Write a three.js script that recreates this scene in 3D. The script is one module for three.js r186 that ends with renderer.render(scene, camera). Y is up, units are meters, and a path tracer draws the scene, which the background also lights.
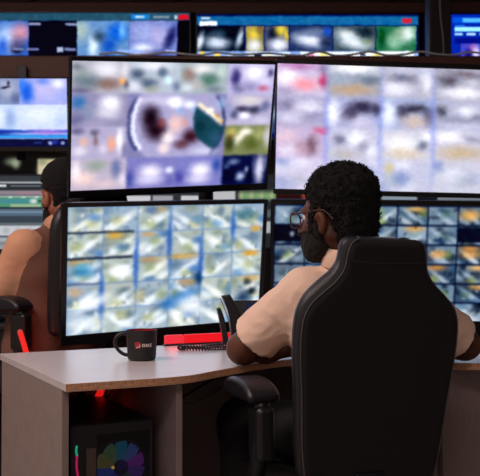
import * as THREE from 'three';
import { RoundedBoxGeometry } from 'three/addons/geometries/RoundedBoxGeometry.js';
import { mergeGeometries } from 'three/addons/utils/BufferGeometryUtils.js';
import { ImprovedNoise } from 'three/addons/math/ImprovedNoise.js';
import { RectAreaLightUniformsLib } from 'three/addons/lights/RectAreaLightUniformsLib.js';

// ---------------------------------------------------------------- camera, light, exposure
const scene = new THREE.Scene();
scene.background = new THREE.Color(0x000000);
const camera = new THREE.PerspectiveCamera(29.95, 480 / 476, 0.1, 40);
camera.position.set(0, 1.06, 0);
camera.rotation.x = 0.0192;
camera.focus = 2.42;
camera.userData.fStop = 7;
const renderer = new THREE.WebGLRenderer();
renderer.toneMapping = THREE.LinearToneMapping;
renderer.toneMappingExposure = 1.0;
renderer.shadowMap.enabled = true;
RectAreaLightUniformsLib.init();
const CEILING_LAMPS = [            // x, z, width, depth, intensity, colour
  [-1.75, -1.55, 1.2, 0.6, 26, 0xffeae2],
  [-2.35, -3.1, 1.2, 0.6, 4, 0xffe2d4],
  [-0.5, 0.75, 1.2, 0.6, 22, 0xffe8e0],
];
const SCREEN_LIGHT = 0.55;         // radiance of the light in front of every lit screen

// ---------------------------------------------------------------- helpers
const V = (x, y, z) => new THREE.Vector3(x, y, z);
const names = new Map();
function numbered(name) { const n = names.get(name) ?? 0; names.set(name, n + 1); return n ? `${name}_${String(n).padStart(3, '0')}` : name; }
function rng(s) { return () => { s = (s + 0x6d2b79f5) | 0; let t = Math.imul(s ^ (s >>> 15), 1 | s); t = (t + Math.imul(t ^ (t >>> 7), 61 | t)) ^ t; return ((t ^ (t >>> 14)) >>> 0) / 4294967296; }; }
const perlin = new ImprovedNoise();
const noise = (x, y, z) => perlin.noise(x + 31.3, y + 17.7, z + 5.1);
function thing(name, label, category, pos = [0, 0, 0], turn = 0, group) {
  const o = new THREE.Group(); o.name = numbered(name); o.position.set(...pos); o.rotation.y = turn;
  o.userData = { label, category }; if (group) o.userData.group = group;
  scene.add(o); return o;
}
function part(name, geometry, material, parent, pos, rot, label) {
  const m = new THREE.Mesh(geometry, material); m.name = name; m.castShadow = m.receiveShadow = true;
  if (pos) m.position.set(...pos); if (rot) m.rotation.set(...rot); if (label) m.userData.label = label;
  parent.add(m); return m;
}
function struct(name, geometry, material, pos, rot) {
  const m = part(name, geometry, material, scene, pos, rot); m.userData.kind = 'structure'; return m;
}
const box = (w, h, d, r = 0.003) => new RoundedBoxGeometry(w, h, d, 2, Math.min(r, w / 2.01, h / 2.01, d / 2.01));
const tube = (pts, r, seg = 24, rs = 8, closed = false) => new THREE.TubeGeometry(new THREE.CatmullRomCurve3(pts.map((p) => (p.isVector3 ? p : V(...p))), closed), seg, r, rs, closed);
function extrude(shape, depth, bevel = 0.004, seg = 2, curveSegments = 20) {
  return new THREE.ExtrudeGeometry(shape, { depth, bevelEnabled: bevel > 0, bevelThickness: bevel, bevelSize: bevel, bevelOffset: -bevel, bevelSegments: seg, curveSegments });
}
const moved = (g, x, y, z) => g.clone().translate(x, y, z);
const plain = (g) => { const k = g.index ? g.toNonIndexed() : g.clone(); for (const n of Object.keys(k.attributes)) if (!['position', 'normal', 'uv'].includes(n)) k.deleteAttribute(n); return k; };
const merge = (list) => mergeGeometries(list.map(plain));

// ---------------------------------------------------------------- textures
function dataTexture(size, fn, srgb, repeat) {
  const d = new Uint8Array(size * size * 4);
  for (let y = 0; y < size; y++) for (let x = 0; x < size; x++) {
    const c = fn(x / size, y / size, x, y), i = (y * size + x) * 4;
    d[i] = c[0]; d[i + 1] = c[1]; d[i + 2] = c[2]; d[i + 3] = 255;
  }
  const t = new THREE.DataTexture(d, size, size); t.wrapS = t.wrapT = THREE.RepeatWrapping; t.magFilter = THREE.LinearFilter;
  if (srgb) t.colorSpace = THREE.SRGBColorSpace; t.repeat.set(repeat, repeat); t.needsUpdate = true; return t;
}
function canvasTexture(w, h, draw) {
  const c = document.createElement('canvas'); c.width = w; c.height = h; draw(c.getContext('2d'), w, h);
  const t = new THREE.CanvasTexture(c); t.colorSpace = THREE.SRGBColorSpace; return t;
}
const R0 = rng(11), clamp = (v) => Math.max(0, Math.min(255, v));
const tile = (u, v, f, z) => {          // noise that repeats without a seam
  u -= Math.floor(u); v -= Math.floor(v);
  const n = (a, b) => noise((u - a) * f * 4, (v - b) * f * 4, z) * 1.6;
  return (n(0, 0) * (1 - u) + n(1, 0) * u) * (1 - v) + (n(0, 1) * (1 - u) + n(1, 1) * u) * v;
};
const speckle = (base, amp, seed, cloud = 6) => { const r = rng(seed); return (u, v) => { const n = (r() - 0.5) * amp + tile(u, v, 1.6, seed) * cloud; return base.map((c) => clamp(c + n)); }; };
const laminateMap = dataTexture(256, speckle([200, 191, 192], 16, 3, 5), true, 2.2);
const panelMap = dataTexture(256, speckle([136, 120, 114], 18, 4, 6), true, 2.5);
const edgeMap = dataTexture(256, (() => { const r = rng(5); return (u, v) => { const n = tile(u * 3, v * 3, 2.2, 7) * 30 + (r() - 0.5) * 46; return [clamp(190 + n), clamp(142 + n * 0.8), clamp(108 + n * 0.62)]; }; })(), true, 6);
const wearRough = dataTexture(256, (u, v) => { const n = 95 + tile(u, v, 2.5, 2) * 16; return [n, n, n]; }, false, 1.5);
const weave = dataTexture(128, (u, v, x, y) => { const n = 128 + ((x >> 1) + (y >> 1)) % 2 * 50 + (R0() - 0.5) * 60; return [n, n, n]; }, false, 30);
const grainBump = dataTexture(256, (u, v) => { const n = 128 + (R0() - 0.5) * 130; return [n, n, n]; }, false, 12);
const floorMap = dataTexture(256, speckle([128, 122, 122], 26, 8, 10), true, 0.8);
const wallMap = dataTexture(256, speckle([44, 32, 30], 10, 9, 8), true, 0.7);
const woodMap = dataTexture(256, (u, v) => { const n = noise(u * 3, v * 40, 2) * 14 + tile(u, v, 3, 3) * 5; return [clamp(82 + n), clamp(44 + n * 0.7), clamp(34 + n * 0.5)]; }, true, 1);

const std = (color, roughness = 0.6, extra = {}) => new THREE.MeshStandardMaterial({ color, roughness, ...extra });
const M = {
  top: new THREE.MeshPhysicalMaterial({ map: laminateMap, roughness: 0.3, bumpMap: grainBump, bumpScale: 0.00006 }),
  panel: std(0xffffff, 0.6, { map: panelMap }),
  darkPanel: std(0xffffff, 0.65, { map: panelMap }),
  edge: std(0xffffff, 0.8, { map: edgeMap, bumpMap: edgeMap, bumpScale: 0.0012 }),
  blackPlastic: std(0x111113, 0.42),
  bezel: std(0x0c0b0e, 0.32),
  blackMatte: std(0x0d0c0d, 0.75),
  chairFabric: std(0x060404, 0.9, { bumpMap: weave, bumpScale: 0.0006 }),
  chairLeather: new THREE.MeshPhysicalMaterial({ color: 0x17141a, roughness: 0.42, bumpMap: grainBump, bumpScale: 0.0003 }),
  stitch: std(0x474143, 0.7),
  metal: std(0x2a2a2e, 0.4, { metalness: 0.8 }),
  steel: std(0x7a7a80, 0.35, { metalness: 0.9 }),
  skinDark: new THREE.MeshPhysicalMaterial({ color: 0x5a3527, roughness: 0.5, specularIntensity: 0.6 }),
  skinTan: new THREE.MeshPhysicalMaterial({ color: 0x9c5f4a, roughness: 0.55 }),
  hairBlack: std(0x030203, 1), beardDark: std(0x120a08, 1), stubble: std(0x1c0f0b, 1),
  hairBrown: std(0x070506, 1),
  shirt: std(0xeccab4, 0.9, { bumpMap: weave, bumpScale: 0.0005 }),
  shirtTan: std(0xd49c7c, 0.9),
  vest: std(0x704a3c, 0.9),
  trousers: std(0x0b0b0d, 0.9),
  shoe: std(0x101010, 0.5),
  eye: std(0xdad6d0, 0.25), iris: std(0x1c0f0a, 0.3),
  frame: std(0x3b1d14, 0.3),
  lens: new THREE.MeshPhysicalMaterial({ color: 0xffffff, roughness: 0.03, transmission: 1, thickness: 0 }),
  wood: std(0xffffff, 0.6, { map: woodMap }),
  cable: std(0x0f0e10, 0.5), greyCable: std(0x8c8480, 0.6),
  lampWhite: std(0xe8e6e0, 0.5),
};
const glow = (color, k) => new THREE.MeshStandardMaterial({ color: 0x050505, emissive: color, emissiveIntensity: k, roughness: 0.5 });

// ---------------------------------------------------------------- isosurface mesher (naive surface nets)
function nets(f, lo, hi, h) {
  const n = [0, 1, 2].map((i) => Math.ceil((hi[i] - lo[i]) / h) + 1), [nx, ny, nz] = n, val = new Float32Array(nx * ny * nz);
  for (let k = 0, q = 0; k < nz; k++) for (let j = 0; j < ny; j++) for (let i = 0; i < nx; i++, q++) val[q] = f(lo[0] + i * h, lo[1] + j * h, lo[2] + k * h);
  const id = new Int32Array(nx * ny * nz).fill(-1), P = [], at = (i, j, k) => (k * ny + j) * nx + i, index = [];
  for (let k = 0; k < nz - 1; k++) for (let j = 0; j < ny - 1; j++) for (let i = 0; i < nx - 1; i++) {
    const c = []; let mask = 0;
    for (let b = 0; b < 8; b++) { const v = val[at(i + (b & 1), j + ((b >> 1) & 1), k + (b >> 2))]; c.push(v); if (v < 0) mask |= 1 << b; }
    if (mask === 0 || mask === 255) continue;
    let x = 0, y = 0, z = 0, m = 0;
    for (let a = 0; a < 8; a++) for (let d = 1; d < 8; d <<= 1) {
      if (a & d) continue; const b = a | d; if ((c[a] < 0) === (c[b] < 0)) continue;
      const t = c[a] / (c[a] - c[b]);
      x += (a & 1) + (d === 1 ? t : 0); y += ((a >> 1) & 1) + (d === 2 ? t : 0); z += (a >> 2) + (d === 4 ? t : 0); m++;
    }
    id[at(i, j, k)] = P.length / 3; P.push(lo[0] + (i + x / m) * h, lo[1] + (j + y / m) * h, lo[2] + (k + z / m) * h);
  }
  const quad = (a, b, c, d, flip) => { if (a < 0 || b < 0 || c < 0 || d < 0) return; flip ? index.push(a, c, b, a, d, c) : index.push(a, b, c, a, c, d); };
  for (let k = 1; k < nz - 1; k++) for (let j = 1; j < ny - 1; j++) for (let i = 1; i < nx - 1; i++) {
    const s = val[at(i, j, k)] < 0;
    if (s !== val[at(i + 1, j, k)] < 0) quad(id[at(i, j - 1, k - 1)], id[at(i, j, k - 1)], id[at(i, j, k)], id[at(i, j - 1, k)], !s);
    if (s !== val[at(i, j + 1, k)] < 0) quad(id[at(i - 1, j, k - 1)], id[at(i - 1, j, k)], id[at(i, j, k)], id[at(i, j, k - 1)], !s);
    if (s !== val[at(i, j, k + 1)] < 0) quad(id[at(i - 1, j - 1, k)], id[at(i, j - 1, k)], id[at(i, j, k)], id[at(i - 1, j, k)], !s);
  }
  const N = new Float32Array(P.length), e = h * 0.5, v = V(0, 0, 0);
  for (let i = 0; i < P.length; i += 3) {
    const [x, y, z] = [P[i], P[i + 1], P[i + 2]];
    v.set(f(x + e, y, z) - f(x - e, y, z), f(x, y + e, z) - f(x, y - e, z), f(x, y, z + e) - f(x, y, z - e)).normalize().toArray(N, i);
  }
  const g = new THREE.BufferGeometry(), uv = new Float32Array((P.length / 3) * 2);
  for (let i = 0; i < P.length / 3; i++) { uv[i * 2] = P[i * 3] + P[i * 3 + 2] * 0.7; uv[i * 2 + 1] = P[i * 3 + 1] + P[i * 3 + 2] * 0.3; }
  g.setAttribute('position', new THREE.Float32BufferAttribute(P, 3)); g.setAttribute('normal', new THREE.BufferAttribute(N, 3)); g.setAttribute('uv', new THREE.BufferAttribute(uv, 2)); g.setIndex(index);
  return g;
}
const smin = (a, b, k) => { const h = Math.max(k - Math.abs(a - b), 0) / k; return Math.min(a, b) - h * h * k * 0.25; };
const smax = (a, b, k) => -smin(-a, -b, k);
function cap(a, b, ra, rb) {            // tapered capsule as a distance function
  const [ax, ay, az] = a, dx = b[0] - ax, dy = b[1] - ay, dz = b[2] - az, l2 = dx * dx + dy * dy + dz * dz || 1e-9;
  return (x, y, z) => {
    const px = x - ax, py = y - ay, pz = z - az, t = Math.max(0, Math.min(1, (px * dx + py * dy + pz * dz) / l2));
    return Math.hypot(px - dx * t, py - dy * t, pz - dz * t) - (ra + (rb - ra) * t);
  };
}
const ell = (c, r) => { const m = Math.min(...r); return (x, y, z) => { const q = Math.hypot((x - c[0]) / r[0], (y - c[1]) / r[1], (z - c[2]) / r[2]); return (q - 1) * m * (q > 1 ? 1.15 : 1); }; };
const blend = (list, k) => (x, y, z) => { let d = list[0](x, y, z); for (let i = 1; i < list.length; i++) d = smin(d, list[i](x, y, z), k); return d; };
function bounds(pts, pad) { const lo = [9, 9, 9], hi = [-9, -9, -9]; for (const p of pts) for (let i = 0; i < 3; i++) { lo[i] = Math.min(lo[i], p[i] - pad); hi[i] = Math.max(hi[i], p[i] + pad); } return [lo, hi]; }
const lerp3 = (a, b, t) => [0, 1, 2].map((i) => a[i] + (b[i] - a[i]) * t);

// ---------------------------------------------------------------- room shell
const paleWall = std(0xb8b0ac, 0.9);
const wallMat = std(0xffffff, 0.85, { map: wallMap }), ceilMat = std(0x2a1e1b, 0.9, { map: wallMap });
struct('floor', new THREE.BoxGeometry(7.4, 0.1, 8.4), std(0xffffff, 0.7, { map: floorMap }), [0, -0.05, -2.1]);
struct('ceiling', new THREE.BoxGeometry(7.4, 0.1, 8.4), ceilMat, [0, 3.25, -2.1]);
struct('wall_back', new THREE.BoxGeometry(7.4, 3.2, 0.12), wallMat, [0, 1.6, -5.76]);
struct('wall_front', new THREE.BoxGeometry(7.4, 3.2, 0.12), paleWall, [0, 1.6, 1.56]);
struct('wall_left', new THREE.BoxGeometry(0.12, 3.2, 7.2), paleWall, [-3.3, 1.6, -2.1]);
struct('wall_right', new THREE.BoxGeometry(0.12, 3.2, 7.2), paleWall, [3.3, 1.6, -2.1]);
// brown timber framing on the back wall, above the screens
struct('trim_1', box(6.4, 0.07, 0.05, 0.006), M.wood, [0, 2.64, -5.67]);
for (const [k, x] of [[2, -1.36], [3, -0.42], [4, 0.93]]) struct(`trim_${k}`, box(0.06, 0.5, 0.06, 0.006), M.wood, [x, 2.93, -5.66]);

for (const [x, z, w, d, k, c] of CEILING_LAMPS) {
  const t = thing('ceiling_light', z > 0 ? 'rectangular white ceiling panel light nearest the viewer, behind the front chair' : k > 10 ? 'rectangular white ceiling panel light left of the front desk' : 'rectangular white ceiling panel light above the man at far left', 'lamp', [x, 3.2, z]);
  part('housing', box(w + 0.06, 0.05, d + 0.06, 0.006), M.lampWhite, t, [0, -0.026, 0]);
  part('diffuser', box(w, 0.01, d, 0.003), glow(c, 1.2), t, [0, -0.056, 0]);
  const l = new THREE.RectAreaLight(c, k, w, d); l.position.set(0, -0.066, 0); l.rotation.x = -Math.PI / 2; t.add(l);
}

// ---------------------------------------------------------------- pictures on the screens
const blob = (g) => (color, x, y, rx, ry = rx, a = 0.8, rot = 0) => {
  g.save(); g.translate(x, y); g.rotate(rot); g.scale(rx * 1.25, ry * 1.25);
  const q = g.createRadialGradient(0, 0, 0, 0, 0, 1), col = new THREE.Color(color).getStyle(THREE.SRGBColorSpace), m = /rgb\(([^)]*)\)/.exec(col)[1];
  q.addColorStop(0, `rgba(${m},${a})`); q.addColorStop(0.35, `rgba(${m},${a * 0.8})`); q.addColorStop(0.7, `rgba(${m},${a * 0.3})`); q.addColorStop(1, `rgba(${m},0)`);
  g.fillStyle = q; g.beginPath(); g.arc(0, 0, 1, 0, 7); g.fill(); g.restore();
};
function pictures(w, h, scale, soft, draw, warp) {      // draw() works in units of w x h
  return canvasTexture(Math.round(w * scale), Math.round(h * scale), (out, W, H) => {
    const c = document.createElement('canvas'); c.width = W; c.height = H; const g = c.getContext('2d');
    g.scale(scale, scale);
    const b = blob(g), rect = (col, x, y, rw, rh) => { g.fillStyle = col; g.fillRect(x, y, rw, rh); };
    const cell = (x, y, cw, ch, base, f) => { g.save(); g.beginPath(); g.rect(x, y, cw, ch); g.clip(); rect(base, x, y, cw, ch); g.translate(x, y); f && f(); g.restore(); };
    draw({ g, b, rect, cell });
    out.drawImage(c, 0, 0);
    out.filter = `blur(${soft * scale}px)`; out.drawImage(c, 0, 0); out.filter = 'none';
    if (warp) {                                // feeds are irregular: bend the shapes and let the tone vary
      const im = out.getImageData(0, 0, W, H), src = im.data.slice(), d = im.data, [z, amp, tone] = warp;
      for (let y = 0; y < H; y++) for (let x = 0; x < W; x++) {
        const u = x / scale, v = y / scale, n1 = noise(u * 0.11, v * 0.14, z) + 0.5 * noise(u * 0.27, v * 0.33, z + 7), n2 = noise(u * 0.11, v * 0.14, z + 20) + 0.5 * noise(u * 0.27, v * 0.33, z + 27);
        const sx = Math.max(0, Math.min(W - 1, Math.round(x + n1 * amp * scale))), sy = Math.max(0, Math.min(H - 1, Math.round(y + n2 * amp * 0.7 * scale)));
        const k = tone * (0.6 * noise(u * 0.2, v * 0.26, z + 40) + 0.25 * noise(u * 0.42 + n1, v * 0.5 + n2, z + 50)), o = (y * W + x) * 4, q = (sy * W + sx) * 4, t = tone * 0.3 * noise(u * 0.13, v * 0.17, z + 70);
        d[o] = clamp((src[q] - 165) * 1.3 + 168 + k + t); d[o + 1] = clamp((src[q + 1] - 165) * 1.3 + 168 + k); d[o + 2] = clamp((src[q + 2] - 165) * 1.28 + 170 + k * 0.9 - t * 0.5);
      }
      out.putImageData(im, 0, 0);
    }
  });
}
const upperLeftPicture = pictures(200, 128, 2.6, 1.5, ({ g, b, rect, cell }) => {
  rect('#a9a6c4', 0, 0, 200, 128);
  cell(0, 0, 53, 31, '#b0b0ba', () => { b('#e9e6ee', 32, 8, 15, 9, 0.9); b('#55606a', 5, 6, 7, 4, 0.6); b('#6a7880', 14, 20, 18, 8, 0.85); b('#8a9a94', 10, 12, 10, 5, 0.7); b('#8a6c60', 34, 22, 14, 7, 0.85); b('#ffb068', 47, 19, 4.5, 4, 0.95); b('#3c3850', 51, 22, 3, 5, 0.7); b('#5c5474', 8, 29, 14, 4, 0.7); b('#f4f0f6', 49, 8, 4, 9, 0.6); });
  cell(53, 0, 49, 31, '#b4bcc8', () => { b('#f0eef4', 24, 4, 20, 5, 0.8); b('#3c4a60', 8, 12, 8, 6, 0.8); b('#48586a', 18, 21, 11, 6, 0.8); b('#44546c', 32, 10, 6, 6, 0.75); b('#d8f4fa', 38, 18, 5, 5, 0.95); b('#a0a090', 22, 27, 9, 4, 0.8); b('#e8e6f0', 6, 24, 7, 5, 0.8); b('#5c6888', 46, 24, 5, 6, 0.7); });
  cell(102, 0, 49, 31, '#a4b0b4', () => { b('#ece6e6', 22, 6, 14, 6, 0.9); b('#94786e', 9, 12, 8, 8, 0.85); b('#4f7464', 30, 17, 11, 8, 0.85); b('#c8d8d0', 42, 8, 6, 7, 0.8); b('#dfe2ec', 8, 25, 8, 5, 0.8); b('#6c7484', 36, 27, 10, 4, 0.7); b('#c0b4b0', 18, 22, 7, 6, 0.7); });
  cell(151, 0, 49, 31, '#bab4d4', () => { b('#302c60', 8, 14, 6, 11, 0.9); b('#6c6a90', 12, 26, 8, 6, 0.7); b('#f6f2fa', 28, 9, 13, 9, 0.95); b('#3a3860', 45, 9, 3.5, 5, 0.85); b('#c05c74', 38, 25, 7, 3.5, 0.85); b('#8c86ac', 24, 24, 9, 6, 0.7); b('#e0dcec', 40, 18, 7, 4, 0.7); });
  cell(0, 31, 53, 33, '#9692ae', () => { b('#3474ac', 7, 9, 8, 8, 0.85); b('#8896ac', 16, 18, 8, 9, 0.7); b('#fbf8fc', 36, 10, 12, 10, 0.98); b('#dcd8e4', 34, 20, 14, 7, 0.8); b('#6c7090', 5, 26, 9, 7, 0.8); b('#a9a2bc', 22, 30, 16, 4, 0.7); });
  cell(0, 64, 53, 32, '#b0aac4', () => { b('#5c5878', 6, 4, 8, 4, 0.8); b('#5c5468', 22, 6, 5, 4, 0.8); b('#e8b498', 12, 15, 5, 5, 0.85); b('#efe8ec', 8, 24, 8, 6, 0.7); b('#7c5a50', 23, 14, 2, 7, 0.9); b('#f0a884', 38, 17, 4.5, 9, 0.95); b('#ffffff', 46, 14, 4, 15, 0.9); b('#d8cedc', 30, 22, 5, 7, 0.8); b('#6c688c', 51, 24, 4, 10, 0.7); });
  cell(0, 96, 53, 32, '#bab0c0', () => { b('#8a9c88', 24, 7, 12, 7, 0.75); b('#ecd0c8', 12, 20, 13, 9, 0.9); b('#f6eef2', 5, 12, 5, 12, 0.8); b('#5c6c98', 43, 10, 6, 12, 0.8); b('#d8c2c4', 32, 26, 14, 5, 0.8); b('#e8e2ee', 50, 22, 5, 8, 0.7); });
  cell(53, 31, 98, 66, '#8886ac', () => {
    g.fillStyle = '#a8a4c4'; g.beginPath(); g.ellipse(49, 30, 47, 46, 0, 0, 7); g.fill();
    g.strokeStyle = '#e4e4f4'; g.lineWidth = 5; g.beginPath(); g.ellipse(50, 30, 46, 45, 0, 2.5, 3.75); g.stroke(); g.strokeStyle = '#404470'; g.lineWidth = 3; g.beginPath(); g.ellipse(50, 30, 49, 49, 0, 2.55, 3.7); g.stroke(); g.beginPath(); g.ellipse(48, 30, 49, 48, 0, -0.6, 0.75); g.stroke();
    b('#c8c4dc', 30, 7, 26, 6, 0.9); b('#221218', 22, 24, 11, 14, 0.98); b('#2a161c', 28, 38, 13, 12, 0.95); b('#96504c', 33, 30, 4, 6, 0.85); b('#ffffff', 46, 9, 9, 7, 0.98); b('#eef6ff', 60, 11, 7, 5, 0.95); b('#7cb4e8', 51, 18, 3.5, 3, 0.85); b('#94b8e0', 64, 17, 3, 3, 0.7);
    b('#e8c4bc', 47, 31, 9, 12, 0.95); b('#f8eae6', 40, 45, 8, 8, 0.95); b('#f4dcd8', 36, 56, 7, 7, 0.9); b('#3c1a1e', 63, 44, 10, 9, 0.92); b('#5c3436', 54, 52, 9, 6, 0.8); b('#d49a90', 56, 30, 5, 6, 0.7);
    g.fillStyle = '#2f5660'; g.beginPath(); g.moveTo(67, 13); g.lineTo(97, 36); g.quadraticCurveTo(94, 52, 86, 58); g.lineTo(70, 46); g.quadraticCurveTo(62, 30, 67, 13); g.fill(); b('#4c6c88', 88, 46, 8, 9, 0.6); b('#1c3a44', 72, 34, 6, 10, 0.6);
    g.strokeStyle = '#f2e6c4'; g.lineWidth = 3.4; g.beginPath(); g.moveTo(69, 10); g.lineTo(95, 30); g.stroke(); b('#fff8e8', 82, 17, 4, 3.5, 0.95); b('#b88c40', 90, 23, 2.5, 3, 0.95); b('#e0b060', 93, 29, 3, 2.5, 0.9); b('#a9c4e4', 93, 10, 6, 8, 0.7); b('#d6d8ec', 78, 60, 16, 5, 0.7);
  });
  cell(151, 31, 49, 33, '#b4aec8', () => { b('#dcd4cc', 24, 7, 17, 5, 0.85); b('#2c2a40', 17, 16, 9, 4, 0.85); b('#2c3044', 30, 17, 9, 5, 0.85); b('#3c4460', 9, 22, 5, 5, 0.8); b('#f8f8fc', 20, 23, 7, 4.5, 0.98); b('#4c5880', 42, 13, 6, 7, 0.7); b('#8890b8', 3, 16, 4, 12, 0.7); b('#d6d0e0', 38, 28, 10, 4, 0.7); });
  cell(151, 64, 49, 32, '#848a62', () => { b('#f4ece0', 17, 12, 5, 13, 0.95, 0.6); b('#f8f4ec', 24, 7, 8, 4, 0.9); b('#343a22', 6, 20, 7, 9, 0.8); b('#5c6634', 30, 20, 10, 9, 0.8); b('#c8bc70', 8, 7, 6, 5, 0.9); b('#8c3c34', 6, 12, 2, 3, 0.8); b('#aeb07c', 38, 10, 7, 8, 0.8); b('#cfcad8', 47, 12, 5, 14, 0.9); });
  cell(53, 96, 49, 32, '#8684b8', () => { b('#f0eaf4', 24, 15, 14, 9, 0.98); b('#dcd6ec', 22, 24, 18, 6, 0.8); b('#fff', 43, 14, 4.5, 4, 0.9); b('#485094', 3, 22, 6, 10, 0.8); b('#6c6ca8', 44, 26, 7, 6, 0.7); });
  cell(102, 96, 49, 32, '#8484bc', () => { b('#f4eef4', 26, 15, 13, 10, 0.98); b('#e0daea', 24, 25, 15, 6, 0.8); b('#34549c', 43, 10, 5, 9, 0.85); b('#4c4894', 4, 22, 6, 8, 0.75); });
  cell(151, 96, 49, 32, '#1c264c', () => { b('#0c1430', 8, 20, 10, 10, 0.8); b('#a8b4d4', 12, 7, 8, 4, 0.75); b('#d4dcf0', 20, 23, 6, 6, 0.9); b('#eef0fa', 27, 16, 3, 4, 0.8); b('#7c88b4', 5, 12, 4, 4, 0.7); b('#0a1028', 31, 22, 4, 10, 0.9); b('#e4e0f0', 41, 16, 6, 22, 0.98); b('#6c6c94', 34.5, 12, 2, 18, 0.8); b('#8c8ab0', 47, 8, 3, 10, 0.7); });
}, [1.5, 0.9, 8]);
function trafficPicture(w, h, cols, rows, seed, pal, gapsX, gapsY) {
  return pictures(w, h, 2.6, pal.soft, ({ g, b, rect, cell }) => {
    const r = rng(seed), pick = (l) => l[Math.floor(r() * l.length)], cw = w / cols, ch = h / rows;
    rect(pal.gap, 0, 0, w, h);
    for (let j = 0; j < rows; j++) for (let i = 0; i < cols; i++) cell(i * cw + gapsX, j * ch + gapsY, cw - gapsX, ch - gapsY, pick(pal.base), () => {
      const flip = i < cols * pal.turn ? (r() < 0.85 ? -1 : 1) : (r() < 0.8 ? 1 : -1);
      for (let k = 0; k < 4; k++) b(pick(pal.dark), r() * cw, r() * ch, cw * (0.1 + r() * 0.25), ch * (0.1 + r() * 0.25), 0.7);
      b(pick(pal.road), cw * 0.5, ch * (0.5 + r() * 0.2), cw * 0.6, ch * 0.17, 0.98, 0.6 * flip);
      b(pick(pal.road), cw * r(), ch * (0.6 + r() * 0.3), cw * 0.35, ch * 0.18, 0.8, 0.5 * flip);
      b(pick(pal.green), cw * (0.2 + r() * 0.7), ch * (0.3 + r() * 0.6), cw * 0.22, ch * 0.25, 0.75);
      if (r() < pal.warmth) b(pick(pal.warm), cw * (0.3 + r() * 0.5), ch * 0.12, cw * 0.4, ch * 0.2, 0.85);
      for (let k = 0; k < 4; k++) b(pick([...pal.road, ...pal.dark]), r() * cw, r() * ch, cw * 0.09, ch * 0.06, 0.8, r() * 3);
      if (r() < 0.6) b(pick(pal.blue), cw * r(), ch * r(), cw * 0.25, ch * 0.2, 0.7);
    });
    pal.extra && pal.extra({ g, b, rect, cell, cw, ch });
  }, pal.warp);
}
const lowerLeftPicture = trafficPicture(196, 127, 6, 5, 21, {
  gap: '#6f8cb8', soft: 1.0, turn: 0.5, base: ['#aebab8', '#a6b4be', '#b6c0ba', '#9fb0c0', '#b0b8b4'], dark: ['#76868a', '#6c829c', '#86907a', '#5c7488', '#98a094'], road: ['#f2f5f8', '#e8eef4', '#f2f2ec', '#e2eaf2'], green: ['#a0aa78', '#adb384', '#909e74', '#b8ba8c'],
  warm: ['#c8a468', '#d0ac70', '#b8986c'], warmth: 0.12, blue: ['#4474b4', '#5078a8', '#6c98c4'], warp: [2.5, 0.7, 12],
  extra: ({ b, rect, cw, ch }) => {
    rect('#2c3444', 0, ch - 0.8, cw * 2 - 3, 1.8); rect('#2c3444', 0, 2 * ch - 1, cw * 1.9, 2.2); rect('#4c5468', 0, 3 * ch - 0.6, cw, 1);
    for (const [k, a, l] of [[2, 1.0, 2.6], [3, 0.2, 2.6], [4, 1.1, 2.4], [5, 0.2, 1.4], [1, 2.4, 2.2]]) b('#3c68b4', cw * k, ch * (a + l / 2), 3.4, ch * l * 0.5, 0.85);
    b('#3a84b8', 15, 64, 13, 7, 0.85); b('#6cb0cc', 14, 58, 10, 4, 0.8); b('#ffffff', 49, 64, 10, 7, 0.98); b('#2c6cb4', 112, 96, 22, 8, 0.85, -0.35); b('#3470b0', 100, 104, 14, 7, 0.7); b('#1c4468', 129, 77, 5, 8, 0.92); b('#e6ebf2', 122, 106, 20, 12, 0.92, 0.3);
    b('#dcaa48', 44, 29, 9, 4, 0.9); b('#d8a850', 112, 53, 18, 3.5, 0.8); b('#dca23c', 184, 53, 10, 4, 0.92); b('#dca444', 188, 27, 7, 4, 0.85); b('#44707c', 176, 11, 13, 8, 0.85); b('#d09c58', 76, 29, 8, 3, 0.7);
    b('#ffffff', 24, 96, 22, 7, 0.85, -0.4); b('#f4f6f8', 18, 116, 20, 9, 0.8); b('#c8a478', 8, 84, 9, 6, 0.7); b('#243c5c', 178, 100, 10, 10, 0.8); b('#0c141c', 188, 95, 6, 5, 0.85); b('#16222c', 182, 84, 5, 5, 0.7); b('#eef2f6', 192, 108, 5, 12, 0.8); b('#f6f8fa', 108, 118, 14, 5, 0.9, 0.9); b('#dfe6ee', 58, 118, 13, 4, 0.9, -0.5); b('#c8b478', 70, 92, 7, 8, 0.6);
  },
}, 0.8, 0.8);
const lowerRightPicture = trafficPicture(217, 109, 7, 6, 37, {
  gap: '#16203a', soft: 0.8, turn: 0.5, base: ['#5d7486', '#7c90a0', '#8fa2b4', '#4c6076', '#74828e'], dark: ['#182230', '#202c40', '#2c3440', '#101826'], road: ['#b9c6d2', '#a9b9c8', '#d6dce2', '#98abba'], green: ['#71884e', '#8f9c5c', '#5c7a70', '#98a8a4'],
  warm: ['#e8b060', '#f0c078', '#d89a50', '#f4d8a0'], warmth: 0.22, blue: ['#3a5f8c', '#58809c', '#2c4870'],
  warp: [3.5, 0.4, 18],
  extra: ({ b, rect, cw, ch }) => { rect('#1a1e2e', 0, ch * 1 + 1, cw - 2, ch - 3); b('#d9dde4', cw * 0.6, ch * 1.5, 3, 3, 0.8); rect('#1d2638', cw * 6 + 1, ch + 2, cw, ch - 4); b('#f0b868', cw * 6.4, ch * 0.5, 12, 6, 0.9); b('#e8a860', cw * 5.4, ch * 2.5, 10, 5, 0.8); b('#f0b870', cw * 6.5, ch * 2.5, 14, 5, 0.8); b('#8fa860', cw * 3.3, ch * 0.4, 10, 6, 0.8); },
}, 1.1, 1.3);
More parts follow.
